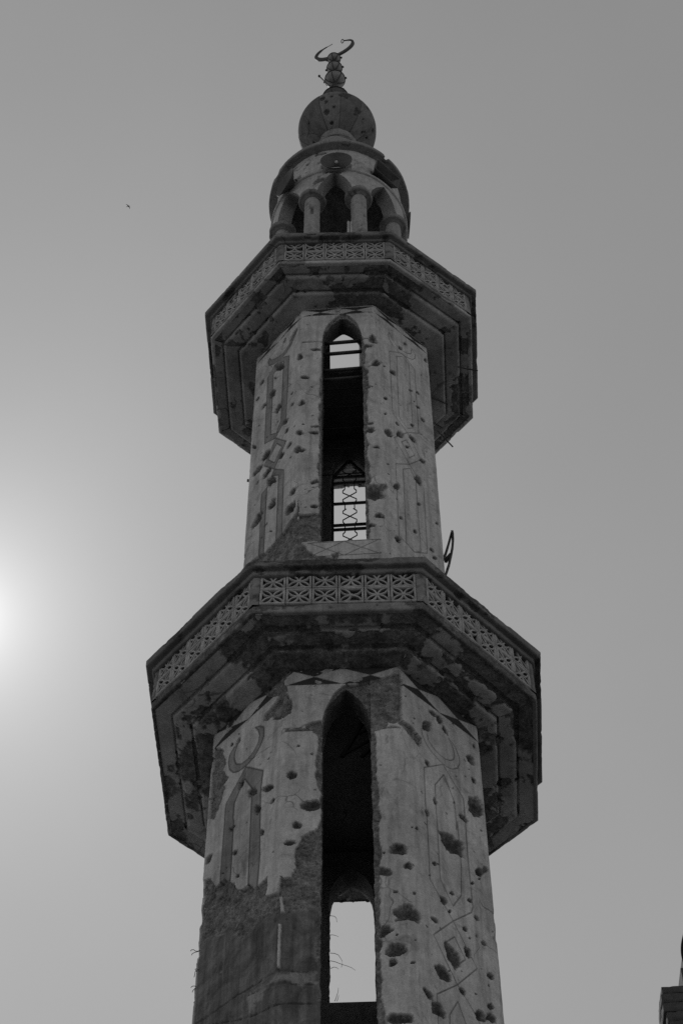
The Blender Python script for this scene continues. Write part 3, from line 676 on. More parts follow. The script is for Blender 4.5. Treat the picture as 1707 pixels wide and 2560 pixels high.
def tile_panel(mb, c0, c1, z0, z1, nt, post, depth):
    """one side of the lattice: nt x 2 pierced tiles, each a frame with four petals"""
    e = c1-c0; L = np.linalg.norm(e); e = e/L; on = np.array((e[1], -e[0]))
    w = (L-2*post)/nt; h = (z1-z0)/2
    def bx(u0, u1, v0, v1, d0, d1):
        c = c0+e*(u0+u1)/2 - on*(d0+d1)/2
        R = np.array([[e[0], on[0], 0], [e[1], on[1], 0], [0, 0, 1]])
        mb.box((c[0], c[1], (v0+v1)/2), (u1-u0, d1-d0, v1-v0), R)
    fr = .019; g = .0035
    trng = random.Random(int(abs(c0[0]*1000)+z0*77+abs(c0[1])*313))
    for i in range(nt):
        for r in range(2):
            u0, v0 = post+i*w+g, z0+r*h+g; u1, v1 = post+(i+1)*w-g, z0+(r+1)*h-g
            d = trng.uniform(.0, .009); u0 += trng.uniform(-.002, .002); v0 += trng.uniform(-.002, .003); v1 += trng.uniform(-.003, .002)
            bx(u0, u1, v0, v0+fr, d, depth); bx(u0, u1, v1-fr, v1, d, depth)
            bx(u0, u0+fr, v0+fr, v1-fr, d, depth); bx(u1-fr, u1, v0+fr, v1-fr, d, depth)
            uc, vc, ru, rv = (u0+u1)/2, (v0+v1)/2, (u1-u0)/2-fr*.5, (v1-v0)/2-fr*.5
            bx(uc-.017, uc+.017, vc-.017, vc+.017, d+.002, depth-.004)
            n = 12
            for q in range(4):
                if trng.random() < .035: continue            # a petal knocked out
                # arcs centred on the middle of each edge
                a0 = (0, .5, 1, 1.5)[q]*math.pi
                mu, mv = ((0, -1), (1, 0), (0, 1), (-1, 0))[q]
                ang = np.linspace(a0+.06, a0+math.pi-.06, n+1)
                rows = []
                for hwid in (-.0075, .0075):
                    for dd in (d+.006, depth-.006):
                        U = uc + mu*ru + np.cos(ang)*(ru-.004+hwid)*1.0; V = vc + mv*rv + np.sin(ang)*(rv-.004+hwid)
                        p = c0[None, :] + e[None, :]*U[:, None] - on[None, :]*dd
                        rows.append(np.concatenate([p, V[:, None]], 1))
                A_, B_, C_, D_ = rows                # inner front, inner back, outer front, outer back
                mb.grid(np.stack([A_, B_, D_, C_, A_], 1))

def make_balcony(corners, zc, prof, rail, cope, lat, nt, thr, seed, deck):
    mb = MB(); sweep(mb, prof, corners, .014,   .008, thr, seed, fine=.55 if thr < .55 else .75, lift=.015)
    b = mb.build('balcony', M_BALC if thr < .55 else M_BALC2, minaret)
    mb = MB(); sweep(mb, rail, corners, .020, .003, .52 if thr < .55 else .60, seed+1, chip=.007, lift=.004, closed=True, hole_t=.80); mb.build('base_rail', M_RAIL if thr < .55 else M_TILE, b)
    mb = MB(); sweep(mb, cope, corners, .020, .005, .56, seed+2, chip=.010, lift=.005, closed=True, hole_t=.80); mb.build('coping', M_COPE, b)
    A, z0, z1, post = lat
    mb = MB(); sweep(mb, [(A-.115, z0-.004), (A-.075, z0-.004), (A-.075, z1+.004), (A-.115, z1+.004)], corners, .04, .003, .9, seed+3, closed=True); mb.build('dark_backing', M_INNER, b)  # dark backing ring added to blacken the gaps of the lattice
    for k in range(8):
        mb = MB(); tile_panel(mb, corners[k]*A, corners[(k+1) % 8]*A, z0, z1, nt, post, .05)
        mb.build('lattice_panel', M_TILE, b)
        # the post in the corner
        mb = MB(); c = corners[k]; l = corners[k-1]-c; r = corners[(k+1) % 8]-c
        l, r = l/np.linalg.norm(l), r/np.linalg.norm(r)
        q = [c*(A-.006)+l*(post-.004), c*(A-.006), c*(A-.006)+r*(post-.004), c*(A-.09)+r*(post-.004)*.6, c*(A-.09)+l*(post-.004)*.6]
        zz = np.linspace(z0-.01, z1+.01, 14)
        P = np.stack([np.array([[x[0], x[1], z] for z in zz]) for x in q+[q[0]]], 0)
        nn = fbm(P[..., 0]*20, P[..., 1]*20, P[..., 2]*20, 3, seed+k)-.5
        P[..., 0] -= c[0]*nn*.02; P[..., 1] -= c[1]*nn*.02
        mk = np.zeros(P.shape[:2]+(4,)); mk[..., 0] = (nn < .08)*1.0
        mb.grid(P, mk); mb.build('corner_post', M_RAIL, b)
    return b

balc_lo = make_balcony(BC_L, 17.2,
    [(1.17, 16.388), (1.395, 16.395), (1.418, 16.405), (1.424, 16.448), (1.428, 16.475), (1.440, 16.475), (1.444, 16.448), (1.570, 16.450), (1.598, 16.460), (1.604, 16.500), (1.608, 16.527), (1.620, 16.527), (1.624, 16.502), (1.782, 16.496), (1.782, 16.61), (1.0, 16.62)],
    [(1.765, 16.490), (1.795, 16.490), (1.806, 16.502), (1.806, 16.590), (1.796, 16.613), (1.765, 16.615)],
    [(1.53, 17.085), (1.60, 17.060), (1.825, 17.058), (1.836, 17.068), (1.838, 17.112), (1.846, 17.118), (1.860, 17.114), (1.893, 17.114), (1.90, 17.128), (1.90, 17.205), (1.89, 17.222), (1.53, 17.225)],
    (1.812, 16.617, 17.112, .058), 6, .515, 21, 16.6)
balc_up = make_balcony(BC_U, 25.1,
    [(1.03, 24.282), (1.270, 24.292), (1.292, 24.304), (1.298, 24.360), (1.302, 24.386), (1.315, 24.386), (1.319, 24.362), (1.465, 24.372), (1.488, 24.386), (1.494, 24.436), (1.498, 24.462), (1.511, 24.462), (1.515, 24.440), (1.625, 24.448), (1.625, 24.548), (1.30, 24.55)],
    [(1.61, 24.446), (1.650, 24.446), (1.660, 24.457), (1.656, 24.51), (1.645, 24.543), (1.61, 24.545)],
    [(1.42, 25.05), (1.48, 25.030), (1.680, 25.028), (1.690, 25.036), (1.692, 25.050), (1.702, 25.059), (1.72, 25.055), (1.752, 25.057), (1.761, 25.073), (1.761, 25.150), (1.754, 25.166), (1.42, 25.168)],
    (1.665, 24.547, 25.055, .065), 5, .562, 45, 24.4)

# floor slabs inside (the upper one is broken open over the stair)
def slab(corners, A, z0, z1, hole, parent, mat=None):
    mb = MB()
    st = .03
    xs = np.arange(-A*1.09, A*1.09, st)
    def inside(x, y):
        r = True
        for k in range(8):
            c0, c1 = corners[k]*A, corners[(k+1) % 8]*A
            e = c1-c0; r &= (e[0]*(y-c0[1])-e[1]*(x-c0[0])) > 0
        return r
    def solid(x, y):
        if not inside(x, y): return False
        if hole:
            w = (float(vnoise(x*7, y*7, 1.0, 5))-.5)*.10 + (float(vnoise(x*25, y*25, 1.0, 6))-.5)*.05
            if hole[0] < x < hole[1]+w and hole[2] < y < hole[3]+w: return False
        return True
    g = {(i, j): solid(x+st/2, y+st/2) for i, x in enumerate(xs) for j, y in enumerate(xs)}
    for (i, j), s in g.items():
        if not s: continue
        x, y = xs[i], xs[j]
        P = [(x, y, z0), (x+st, y, z0), (x+st, y+st, z0), (x, y+st, z0), (x, y, z1), (x+st, y, z1), (x+st, y+st, z1), (x, y+st, z1)]
        F = [(0, 3, 2, 1), (4, 5, 6, 7)]
        for (di, dj, f) in ((0, -1, (0, 1, 5, 4)), (1, 0, (1, 2, 6, 5)), (0, 1, (2, 3, 7, 6)), (-1, 0, (3, 0, 4, 7))):
            if not g.get((i+di, j+dj), False): F.append(f)
        mb.faces(P, F)
    return mb.build('floor_slab', mat or M_INNER, parent)
slab(BC_L, 1.16, 16.45, 16.60, None, balc_lo, M_INNER_LIT)
slab(BC_U, 1.29, 24.39, 24.535, (-.165, .62, -1.02, -.12), balc_up)

# ------------------------------------------------------------------ lantern
ZL = 24.535
LX = lean(28.0) - .022
lantern_mb = MB()
def lantern_wall():
    n = 8*44
    ang = np.linspace(0, 2*np.pi, n+1) + math.radians(-90) + YAW_U      # 0 = middle of the front arch
    t = ((ang-math.radians(-90)-YAW_U)/(math.pi/4) + .5) % 1.0 - .5
    tt = np.abs(t)/.5
    open_ = tt < .63
    zb = np.where(open_, 28.44 + (29.03-28.44)*(.70*arch_f(tt/.63)+.30*np.clip(1-tt/.63, 0, 1)), 28.44)
    top = 29.15
    v = np.linspace(0, 1, 40)
    Z = zb[:, None] + v[None, :]*(top-zb)[:, None]
    def cyl(R, Z, jit, seed, inward=False):
        a = np.broadcast_to(ang[:, None], Z.shape)
        x, y = np.cos(a), np.sin(a)
        nh = fbm(x*25, y*25, Z*25, 4, seed)-.5; nm = fbm(x*5, y*5, Z*5, 3, seed+1)-.5
        pit = fbm(x*6.5, y*6.5, Z*6.5, 2, seed+2)
        hole = sstep(.80, .83, pit)
        r = R - jit*(nm+.6*nh) - hole*.025
        mk = np.zeros(Z.shape+(4,)); mk[..., 0] = 1-hole
        # plaster broken round the spandrels above the capitals
        br = fbm(x*4, y*4, Z*4, 4, seed+9)
        b2 = sstep(-.01, .02, br-.67)
        mk[..., 0] *= 1-b2; r = r - .015*b2
        return np.stack([x*r+LX, y*r, Z], -1), mk
    P, mk = cyl(1.0, Z, .008, 70); lantern_mb.grid(P, mk)
    Pi, _ = cyl(.79, Z, .012, 71); lantern_mb.grid(Pi, None, flip=True)
    dd = np.linspace(0, 1, 8)
    edge = P[:, 0][:, None, :]*(1-dd[None, :, None]) + Pi[:, 0][:, None, :]*dd[None, :, None]
    m2 = np.zeros(edge.shape[:2]+(4,)); m2[..., 0] = .45
    lantern_mb.grid(edge, m2, flip=True)
    # ledge and the plain drum above, with four niches behind the loudspeakers
    zz = np.array([29.075, 29.08, 29.145, 29.155, 29.17])
    a = ang[:, None]
    Rl = np.array([.99, 1.022, 1.022, 1.01, .94])
    lantern_mb.grid(np.stack([np.cos(a)*Rl+LX, np.sin(a)*Rl, np.broadcast_to(zz, (n+1, 5))], -1))
    niches = [(math.radians(-92.2), .235), (math.radians(-139), .21), (math.radians(-46), .22)]
    Z2 = np.broadcast_to(np.linspace(29.17, 30.08, 56)[None, :], (n+1, 56)).copy()
    P, mk = cyl(.945, Z2, .008, 74)
    for na, nh in niches:
        da = (ang-na+np.pi) % (2*np.pi)-np.pi
        k = (np.abs(da)*.965 < nh)[:, None] & (Z2 < 29.50)
        rr = np.hypot(P[..., 0]-LX, P[..., 1])
        f = np.where(k, .70/rr, 1.0)
        P[..., 0] = (P[..., 0]-LX)*f+LX; P[..., 1] = P[..., 1]*f
        mk[k] = (0, .7, 0, 0)  # niche walls coloured dark for the shade inside
    lantern_mb.grid(P, mk)
    # ceiling
    rr = np.array([.79, .40, .01])
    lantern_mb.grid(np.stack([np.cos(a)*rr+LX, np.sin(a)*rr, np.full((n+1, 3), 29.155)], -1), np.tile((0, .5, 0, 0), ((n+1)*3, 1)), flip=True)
lantern_wall()
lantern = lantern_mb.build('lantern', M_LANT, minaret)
mb = MB()
def ring(mb, prof, seed, chips):
    pr = resample(prof, .02); n = 300
    a = np.linspace(0, 2*np.pi, n+1)[:, None]
    x, y = np.cos(a), np.sin(a)
    Z = np.broadcast_to(pr[:, 1], (n+1, len(pr)))
    R = np.broadcast_to(pr[:, 0], (n+1, len(pr)))
    nh = fbm(x*R*20, y*R*20, Z*20, 4, seed)-.5
    cn = fbm(x*4.5, y*4.5, Z*2, 4, seed+3)
    edge = sstep(.98, 1.05, R)
    ch = sstep(.66, .76, cn)*edge*chips
    for (ca, cw, cd) in ((math.radians(-47), .045, .05), (math.radians(-84), .07, .03)):
        da = (a-ca+np.pi) % (2*np.pi)-np.pi
        ch = np.maximum(ch, (1-sstep(cw*.7, cw, np.abs(da)+nh*.06))*cd*edge)
    r = R - ch - nh*.012
    mk = np.zeros(R.shape+(4,)); mk[..., 0] = 1-np.clip(ch*40, 0, 1)
    mb.grid(np.stack([x*r+LX, y*r, Z+0*a], -1), mk)
ring(mb, [(.93, 30.04), (1.062, 30.055), (1.072, 30.065), (1.072, 30.145), (1.06, 30.17), (.90, 30.18)], 81, .015)
mb.build('cornice', M_RAIL, lantern)
cols = []
for k in range(8):
    a = math.radians(-112.5+45*k) + YAW_U
    cx, cy = LX+.865*math.cos(a), .865*math.sin(a)
    zz = np.linspace(ZL, 28.36, 60)
    n = 30
    th = np.linspace(0, 2*np.pi, n+1)[:, None]
    X, Y, Z = np.cos(th), np.sin(th), np.broadcast_to(zz, (n+1, 60))
    nh = fbm(X*4+k, Y*4, Z*22, 4, 90+k)-.5; nm = fbm(X*1.5+k, Y*1.5, Z*5, 3, 91+k)
    chip = sstep(.70, .74, nm)
    r = .112 - .012*nh - .02*chip
    mk = np.zeros(Z.shape+(4,)); mk[..., 0] = 1-chip
    mb = MB(); mb.grid(np.stack([X*r, Y*r, Z-ZL], -1), mk)
    c = mb.build('column', M_COL, lantern); c.location = (cx, cy, ZL)
    pr = resample([(.10, 28.34), (.125, 28.35), (.150, 28.365), (.188, 28.375), (.20, 28.40), (.20, 28.45), (.185, 28.50), (.15, 28.53), (.10, 28.535)], .012)
    n = 40; th = np.linspace(0, 2*np.pi, n+1)[:, None]
    X, Y = np.cos(th), np.sin(th); R = np.broadcast_to(pr[:, 0], (n+1, len(pr))); Z = np.broadcast_to(pr[:, 1], R.shape)
    nh = fbm(X*3+k*5, Y*3, Z*14, 4, 95)-.5
    brk = sstep(.56, .66, fbm(X*1.2+k*3.7, Y*1.2, Z*2, 3, 97)) * (1.0 if k in (1, 4, 6) else .25)
    r = R*(1-.22*brk*np.clip((R-.12)/.06, 0, 1)) - nh*.022
    mk = np.zeros(R.shape+(4,)); mk[..., 0] = .75-.75*np.clip(brk*3, 0, 1)
    mb = MB(); mb.grid(np.stack([X*r, Y*r, Z-28.34], -1), mk)
    c = mb.build('capital', M_RAIL, lantern); c.location = (cx, cy, 28.34)
# pale stub pipes standing on the floor of the lantern
for x, y, z1 in ((.075, -.86, 27.50), (.115, -.87, 27.46), (-.585, -.84, 27.02)):
    mb = MB(); mb.tube([(0, 0, 0), (0, 0, (z1-ZL)*.5), (.005, 0, z1-ZL)], .019, 10)
    o = mb.build('pipe', M_PIPE, lantern, attr=False); o.location = (x, y, ZL)

# ------------------------------------------------------------------ roof, dome and finial
def make_roof():
    pr = resample([(.96, 30.165), (.82, 30.5), (.62, 31.15), (.50, 31.7), (.41, 32.05), (.352, 32.20), (.352, 32.29), (.33, 32.33), (.32, 32.48), (.32, 32.80)], .02)
    n = 160; th = np.linspace(0, 2*np.pi, n+1)[:, None]
    R = np.broadcast_to(pr[:, 0], (n+1, len(pr))); Z = np.broadcast_to(pr[:, 1], R.shape)
    X, Y = np.cos(th), np.sin(th)
    nh = fbm(X*R*22, Y*R*22, Z*22, 4, 130)-.5; nm = fbm(X*R*5, Y*R*5, Z*5, 3, 131)-.5
    mk = np.zeros(R.shape+(4,)); mk[..., 0] = 1
    dep = nm*.03+nh*.015
    for a0, z0, w, h in ((-1.52, 32.16, .30, .15), (-1.15, 31.85, .10, .07), (-2.0, 32.2, .08, .06)):
        d = np.hypot((th-2*np.pi*(th > np.pi)-a0)*R/w*.8, (Z-z0)/h)*(1+nm+nh)
        ins = 1-sstep(.8, 1.05, d); dep = dep + .06*np.clip(1-d*d, 0, 1)**.5
        mk[..., 0] = np.minimum(mk[..., 0], 1-ins); mk[..., 1] = np.maximum(mk[..., 1], .85*ins)
    r = R-dep
    mb = MB(); mb.grid(np.stack([X*r+LX-.02, Y*r, Z+0*th], -1), mk)
    return mb.build('roof', M_RAIL, minaret)
roof = make_roof()
DC = (-.079, 0, 33.3); DR = .652
def make_dome():
    n, m = 300, 130
    th = np.linspace(0, 2*np.pi, n+1)[:, None]; ph = np.linspace(math.radians(-76), math.radians(90), m)[None, :]
    X, Y, Z = np.cos(th)*np.cos(ph), np.sin(th)*np.cos(ph), np.sin(ph)+0*th
    nh = fbm(X*14, Y*14, Z*14, 4, 110)-.5; nm = fbm(X*4, Y*4, Z*4, 3, 111)-.5
    dep = nm*.012+nh*.006
    G = np.zeros(X.shape); R = np.ones(X.shape); Bp = np.zeros(X.shape)
    for q in range(11):                              # seams between the plastered gores
        a0 = math.radians(-84.5+32.727*q)
        d = np.abs(((th-a0+np.pi) % (2*np.pi))-np.pi)*np.cos(ph)
        ln = 1-sstep(.004, .020, d+nh*.012)
        ln = ln*(.65+.35*((q*5) % 3)/2)
        da = ((th-a0+np.pi) % (2*np.pi))-np.pi
        Bp = np.maximum(Bp, ((da > 0) & (da < math.radians(32.727)))*(.42, .10, .35, .2, .45, .15, .4, .25, .3, .45, .0)[q])
        G = np.maximum(G, ln*.75); dep = dep + .008*ln
    rng = random.Random(4)
    pits = list(DOME_PITS) + [(rng.uniform(-1, 2.5), rng.uniform(-.9, .8), rng.uniform(.012, .03)) for _ in range(14)]
    for (a0, p0, r0) in pits:
        cx, cy, cz = math.cos(a0)*math.cos(p0), math.sin(a0)*math.cos(p0), math.sin(p0)
        d = np.sqrt((X-cx)**2+(Y-cy)**2+(Z-cz)**2)*DR/r0*(1+1.6*nm+1.2*nh)
        ins = 1-sstep(.85, 1.05, d)
        R = np.minimum(R, 1-ins); dep = np.maximum(dep, .03*np.clip(1-d*d, 0, 1)**.5)
    r = DR-dep
    mk = np.stack([R, G*R, Bp*R, 0*R], -1)
    mb = MB(); mb.grid(np.stack([X*r+DC[0], Y*r+DC[1], Z*r*np.where(Z < 0, 1.25, 1.0)+DC[2]], -1), mk)
    return mb.build('dome', M_DOME, minaret, smooth=False)
make_dome()

FX = -.108
mb = MB()
mb.tube([(FX, 0, 33.9), (FX-.004, 0, 35.5), (FX-.018, 0, 37.2)], .022, 10)
mb.lathe([(.20, 33.86), (.19, 33.98), (.10, 34.06), (.03, 34.2)], (FX, 0, 0), 24)
finial = mb.build('finial', M_IRON, minaret, attr=False, smooth=True)
for i, (z, R) in enumerate(((34.85, .225), (35.86, .172), (36.47, .132), (36.99, .112))):
    x = -.105 - .012*i*.8
    mb = MB()
    ph = np.linspace(-math.pi/2*.93, math.pi/2*.93, 46)
    rip = 1 + .012*np.sign(np.sin(ph*34))
    mb.lathe(np.stack([R*np.cos(ph)*rip, R*np.sin(ph)*rip], -1), n=40)
    o = mb.build('bulb', M_SHEET if i else M_HORN, finial, attr=False); o.location = (x, 0, z)
    mb = MB()
    for q in range(6):
        a = 2*math.pi*q/6 - 1.93
        mb.tube([(R*1.03*math.cos(p)*math.cos(a), R*1.03*math.cos(p)*math.sin(a), R*1.03*math.sin(p)) for p in np.linspace(-1.45, 1.45, 17)], .009, 5)
    for zz, rr in ((0, 1.03*R), (.92*R, .42*R)):
        mb.tube([(rr*math.cos(a), rr*math.sin(a), zz) for a in np.linspace(0, 2*math.pi, 33)], .010, 5)
    for a in (-.15, 2.9):                            # the bolts at the joint of the two halves
        mb.bar((R*math.cos(a), R*math.sin(a), 0), ((R+.035)*math.cos(a), (R+.035)*math.sin(a), .01), .03)
    o = mb.build('bulb_cage', M_IRON, finial, attr=False); o.location = (x, 0, z)
def crescent(mb, R, r, up, th, phi):
    n = 90
    hx, hy = math.cos(phi), math.sin(phi)
    al = np.linspace(math.radians(-90-157), math.radians(-90+152), n)
    out = np.stack([R*np.cos(al), R*np.sin(al)], -1)
    # the inner edge follows the smaller, raised circle along the same rays
    inn = []
    for a in al:
        c, s = math.cos(a), math.sin(a); b = s*up
        inn.append((b+math.sqrt(max(b*b-up*up+r*r, 1e-6))))
    inn = np.minimum(np.array(inn), R-.016)
    inn = np.stack([inn*np.cos(al), inn*np.sin(al)], -1)
    tp = np.clip((1-np.abs(np.linspace(-1, 1, n)))*6, .5, 1)
    def P(q, d):
        d = d*tp
        return np.stack([q[:, 0]*hx-hy*d, q[:, 0]*hy+hx*d, q[:, 1]], -1)
    A_, B_, C_, D_ = P(out, -th), P(out, th), P(inn, th), P(inn, -th)
    mb.grid(np.stack([A_, B_, C_, D_, A_], 1))
    for e in (0, n-1): mb.faces([A_[e], B_[e], C_[e], D_[e]], [(0, 1, 2, 3)])
mb = MB(); crescent(mb, .392, .338, .044, .018, math.radians(-21.8))
# the wire at one tip and the eye at the other
for sgn in (-1, 1):
    a = math.radians(-90+(152 if sgn > 0 else -157)); hx, hy = math.cos(math.radians(-21.8)), math.sin(math.radians(-21.8))
    q = np.array((.385*math.cos(a), .385*math.sin(a)))
    if sgn < 0:
        mb.tube([(q[0]*hx, q[0]*hy, q[1]), ((q[0]+.05)*hx, (q[0]+.05)*hy, q[1]+.015), ((q[0]+.11)*hx, (q[0]+.11)*hy, q[1]+.05)], .006, 5)
    else:
        mb.tube([((q[0]-.022+.024*math.cos(b))*hx, (q[0]-.022+.024*math.cos(b))*hy-.03*math.sin(b), q[1]+.015*math.sin(b)) for b in np.linspace(0, 2*math.pi, 17)], .008, 5)
o = mb.build('crescent', M_IRON, finial, attr=False); o.location = (-.125, 0, 37.47)
mb = MB()
mb.tube([(.06, -.02, 0), (.0, -.01, .08), (-.05, .0, .22), (-.10, 0, .36), (-.195, 0, .63)], .010, 6)
mb.lathe([(.001, -.025), (.022, -.015), (.022, .015), (.001, .025)], (-.197, 0, .64), 10)
o = mb.build('stay_rod', M_IRON, finial, attr=False); o.location = (-.20, 0, 35.42)
o['label'] = 'thin rod bent away from the largest bulb'

# ------------------------------------------------------------------ iron in the windows, reinforcement, bent frame
def face_pt(yaw, j, A, u, z):
    a = math.radians(-90+45*j)+yaw
    return (math.cos(a)*A-math.sin(a)*u, math.sin(a)*A+math.cos(a)*u, z)
for i, z in enumerate((23.62, 23.33, 22.89, 22.655, 22.40, 21.95, 21.45, 20.98, 20.42)):
    tilt = .012 if i < 4 else .004
    mb = MB()
    mb.bar(face_pt(YAW_U, 0, 1.0614-.13, .045-.25, z-tilt), face_pt(YAW_U, 0, 1.0614-.13, .045+.25, z+tilt), .035 if i < 4 else .010, .034 if i < 4 else .011)
    mb.build('window_bar', M_IRON if i < 4 else M_CABLE, shaft_up, attr=False)
def scroll_grille(j, A, uc, parent, z_top):
    """frame with a pointed head, cross bars and a pair of bent flats crossing one another"""
    mb = MB()
    f = lambda u, z, d=0.0: face_pt(YAW_U, j, A-d, uc+u, z)
    hw = .215
    for s in (-1, 1): mb.bar(f(s*hw, 18.9), f(s*hw, z_top-.42), .035, .03)
    for s in (-1, 1): mb.bar(f(s*hw, z_top-.42), f(0, z_top), .05, .035)
    for z in (z_top-.40, z_top-.55, z_top-1.05, z_top-1.56, z_top-1.66, z_top-2.2, z_top-2.7, z_top-3.3, z_top-3.9): mb.bar(f(-hw, z), f(hw, z), .03, .030)
    z = z_top-.18
    while z > z_top-4.0:
        for s in (-1, 1):
            pts = [(.045, 0), (.085, -.05), (.085, -.10), (-.085, -.26), (-.085, -.31), (-.06, -.36), (-.06, -.54), (-.085, -.58), (-.085, -.63), (.085, -.79), (.085, -.83), (.06, -.88), (.06, -1.02)]
            for (a, b), (c, d) in zip(pts[:-1], pts[1:]):
                mb.bar(f(s*a, z+b, .012), f(s*c, z+d, .012),   .013, .009, up=(math.cos(math.radians(-90+45*j)), math.sin(math.radians(-90+45*j)), 0))
        z -= 1.02
    return mb.build('window_grille', M_IRON, parent, attr=False)
g = scroll_grille(4, 1.0614-.08, .0, shaft_up, 24.0); g['label'] = 'scrolled iron grille in the rear window'
g = scroll_grille(2, 1.0614-.16, 0, shaft_up, 24.0)
mb = MB()                                            # a piece of frame torn out of the side window, hanging in the air
F0 = lambda x, z, y=.15: (x, y, z)
def flat(pts, w0, w1, th=.012, y=.15):
    k = len(pts)
    for i, ((a, b), (c, d)) in enumerate(zip(pts[:-1], pts[1:])):
        w = w0+(w1-w0)*(i+.5)/(k-1)
        mb.bar((a, y, b), (c, y, d), .05, w, up=(1, 0, .35))
flat([(1.095, 20.0), (1.118, 20.10), (1.150, 20.24), (1.180, 20.42), (1.207, 20.60), (1.220, 20.75), (1.222, 20.85), (1.218, 20.93)], .016, .030)
flat([(1.085, 20.36), (1.122, 20.48), (1.160, 20.66), (1.195, 20.84), (1.212, 20.93)], .020, .016, y=.17)
flat([(1.118, 20.34), (1.180, 20.46)], .03, .03, y=.16)
g = mb.build('window_grille', M_IRON, shaft_up, attr=False); g['label'] = 'bent piece of window frame torn out of the side opening'
mb = MB(); mb.bar((-1.02, .0, 21.83), (-1.15, -.01, 21.86), .03, .02)
g = mb.build('bent_bar', M_IRON, shaft_up, attr=False)
# struts of the broken stair seen through the lower window
mb = MB()
for a, b, w in (((-.045, -.90, 15.53), (.215, -.90, 16.20), .034), ((-.03, -.90, 15.56), (.29, -.86, 15.88), .022), ((.08, -.90, 15.84), (.30, -.88, 16.02), .022), ((.13, -.88, 15.55), (.30, -.88, 15.80), .028)):
    mb.bar(a, b, w)
mb.build('stair_strut', M_CABLE, shaft_lo, attr=False)
# reinforcement sticking out of the upper balcony, wires on the lower shaft
for a, b, sag in (((1.447, -.224, 24.31), (1.665, -.181, 24.30), -.01), ((1.415, .403, 24.31), (1.566, .531, 24.29), 0), ((1.212, .698, 24.28), (1.379, .891, 24.27), .0),
                  ((1.126, .202, 24.27), (1.297, .276, 24.255), .01), ((1.159, .57, 24.27), (1.253, .629, 24.26), 0)):
    a, b = np.array(a), np.array(b); mb = MB()
    mb.tube([a*0, (b-a)*.6+(0, 0, sag), (b-a)*1.2], .010, 6); o = mb.build('rebar', M_IRON, balc_up, attr=False); o.location = a
rng = random.Random(8)
for (x, y, z), sc in (((-1.205, -.47, 13.57), .09), ((-1.205, -.46, 13.36), .06), ((-1.205, -.45, 13.18), .05)):
    mb = MB()
    for q in range(2):
        pts = [(0, 0, 0)]; d = Vector((-.7, 0, .35+rng.uniform(-.8, .3)))
        for k in range(5):
            p = Vector(pts[-1])+d.normalized()*sc*.28; pts.append(tuple(p)); d += Vector((rng.uniform(-.2, .5), rng.uniform(-.4, .4), rng.uniform(-.8, .2)))
        mb.tube(pts, .0028, 5)
    o = mb.build('loose_wire', M_CABLE, shaft_lo, attr=False); o.location = (x, y, z)
for (x, z, sc, up) in ((-.18, 15.72, .14, -.2), (-.18, 15.45, .10, .6), (-.175, 15.22, .26, -.1), (-.17, 15.12, .28, -.3), (-.165, 15.02, .10, .8), (-.13, 14.61, .17, 3.0), (-.11, 14.61, .08, 3.0)):
    mb = MB()
    pts = [(0, 0, 0)]; d = Vector((1, 0, up)); sc = sc*.75
    for k in range(6):
        p = Vector(pts[-1])+d.normalized()*sc*.22; pts.append(tuple(p)); d += Vector((rng.uniform(-.5, .3), rng.uniform(-.2, .2), rng.uniform(-.6, .1) if up < 2 else .1))
    mb.tube(pts, .003, 5, .0015)
    o = mb.build('loose_wire', M_CABLE, shaft_lo, attr=False); o.location = (x, 1.16, z)

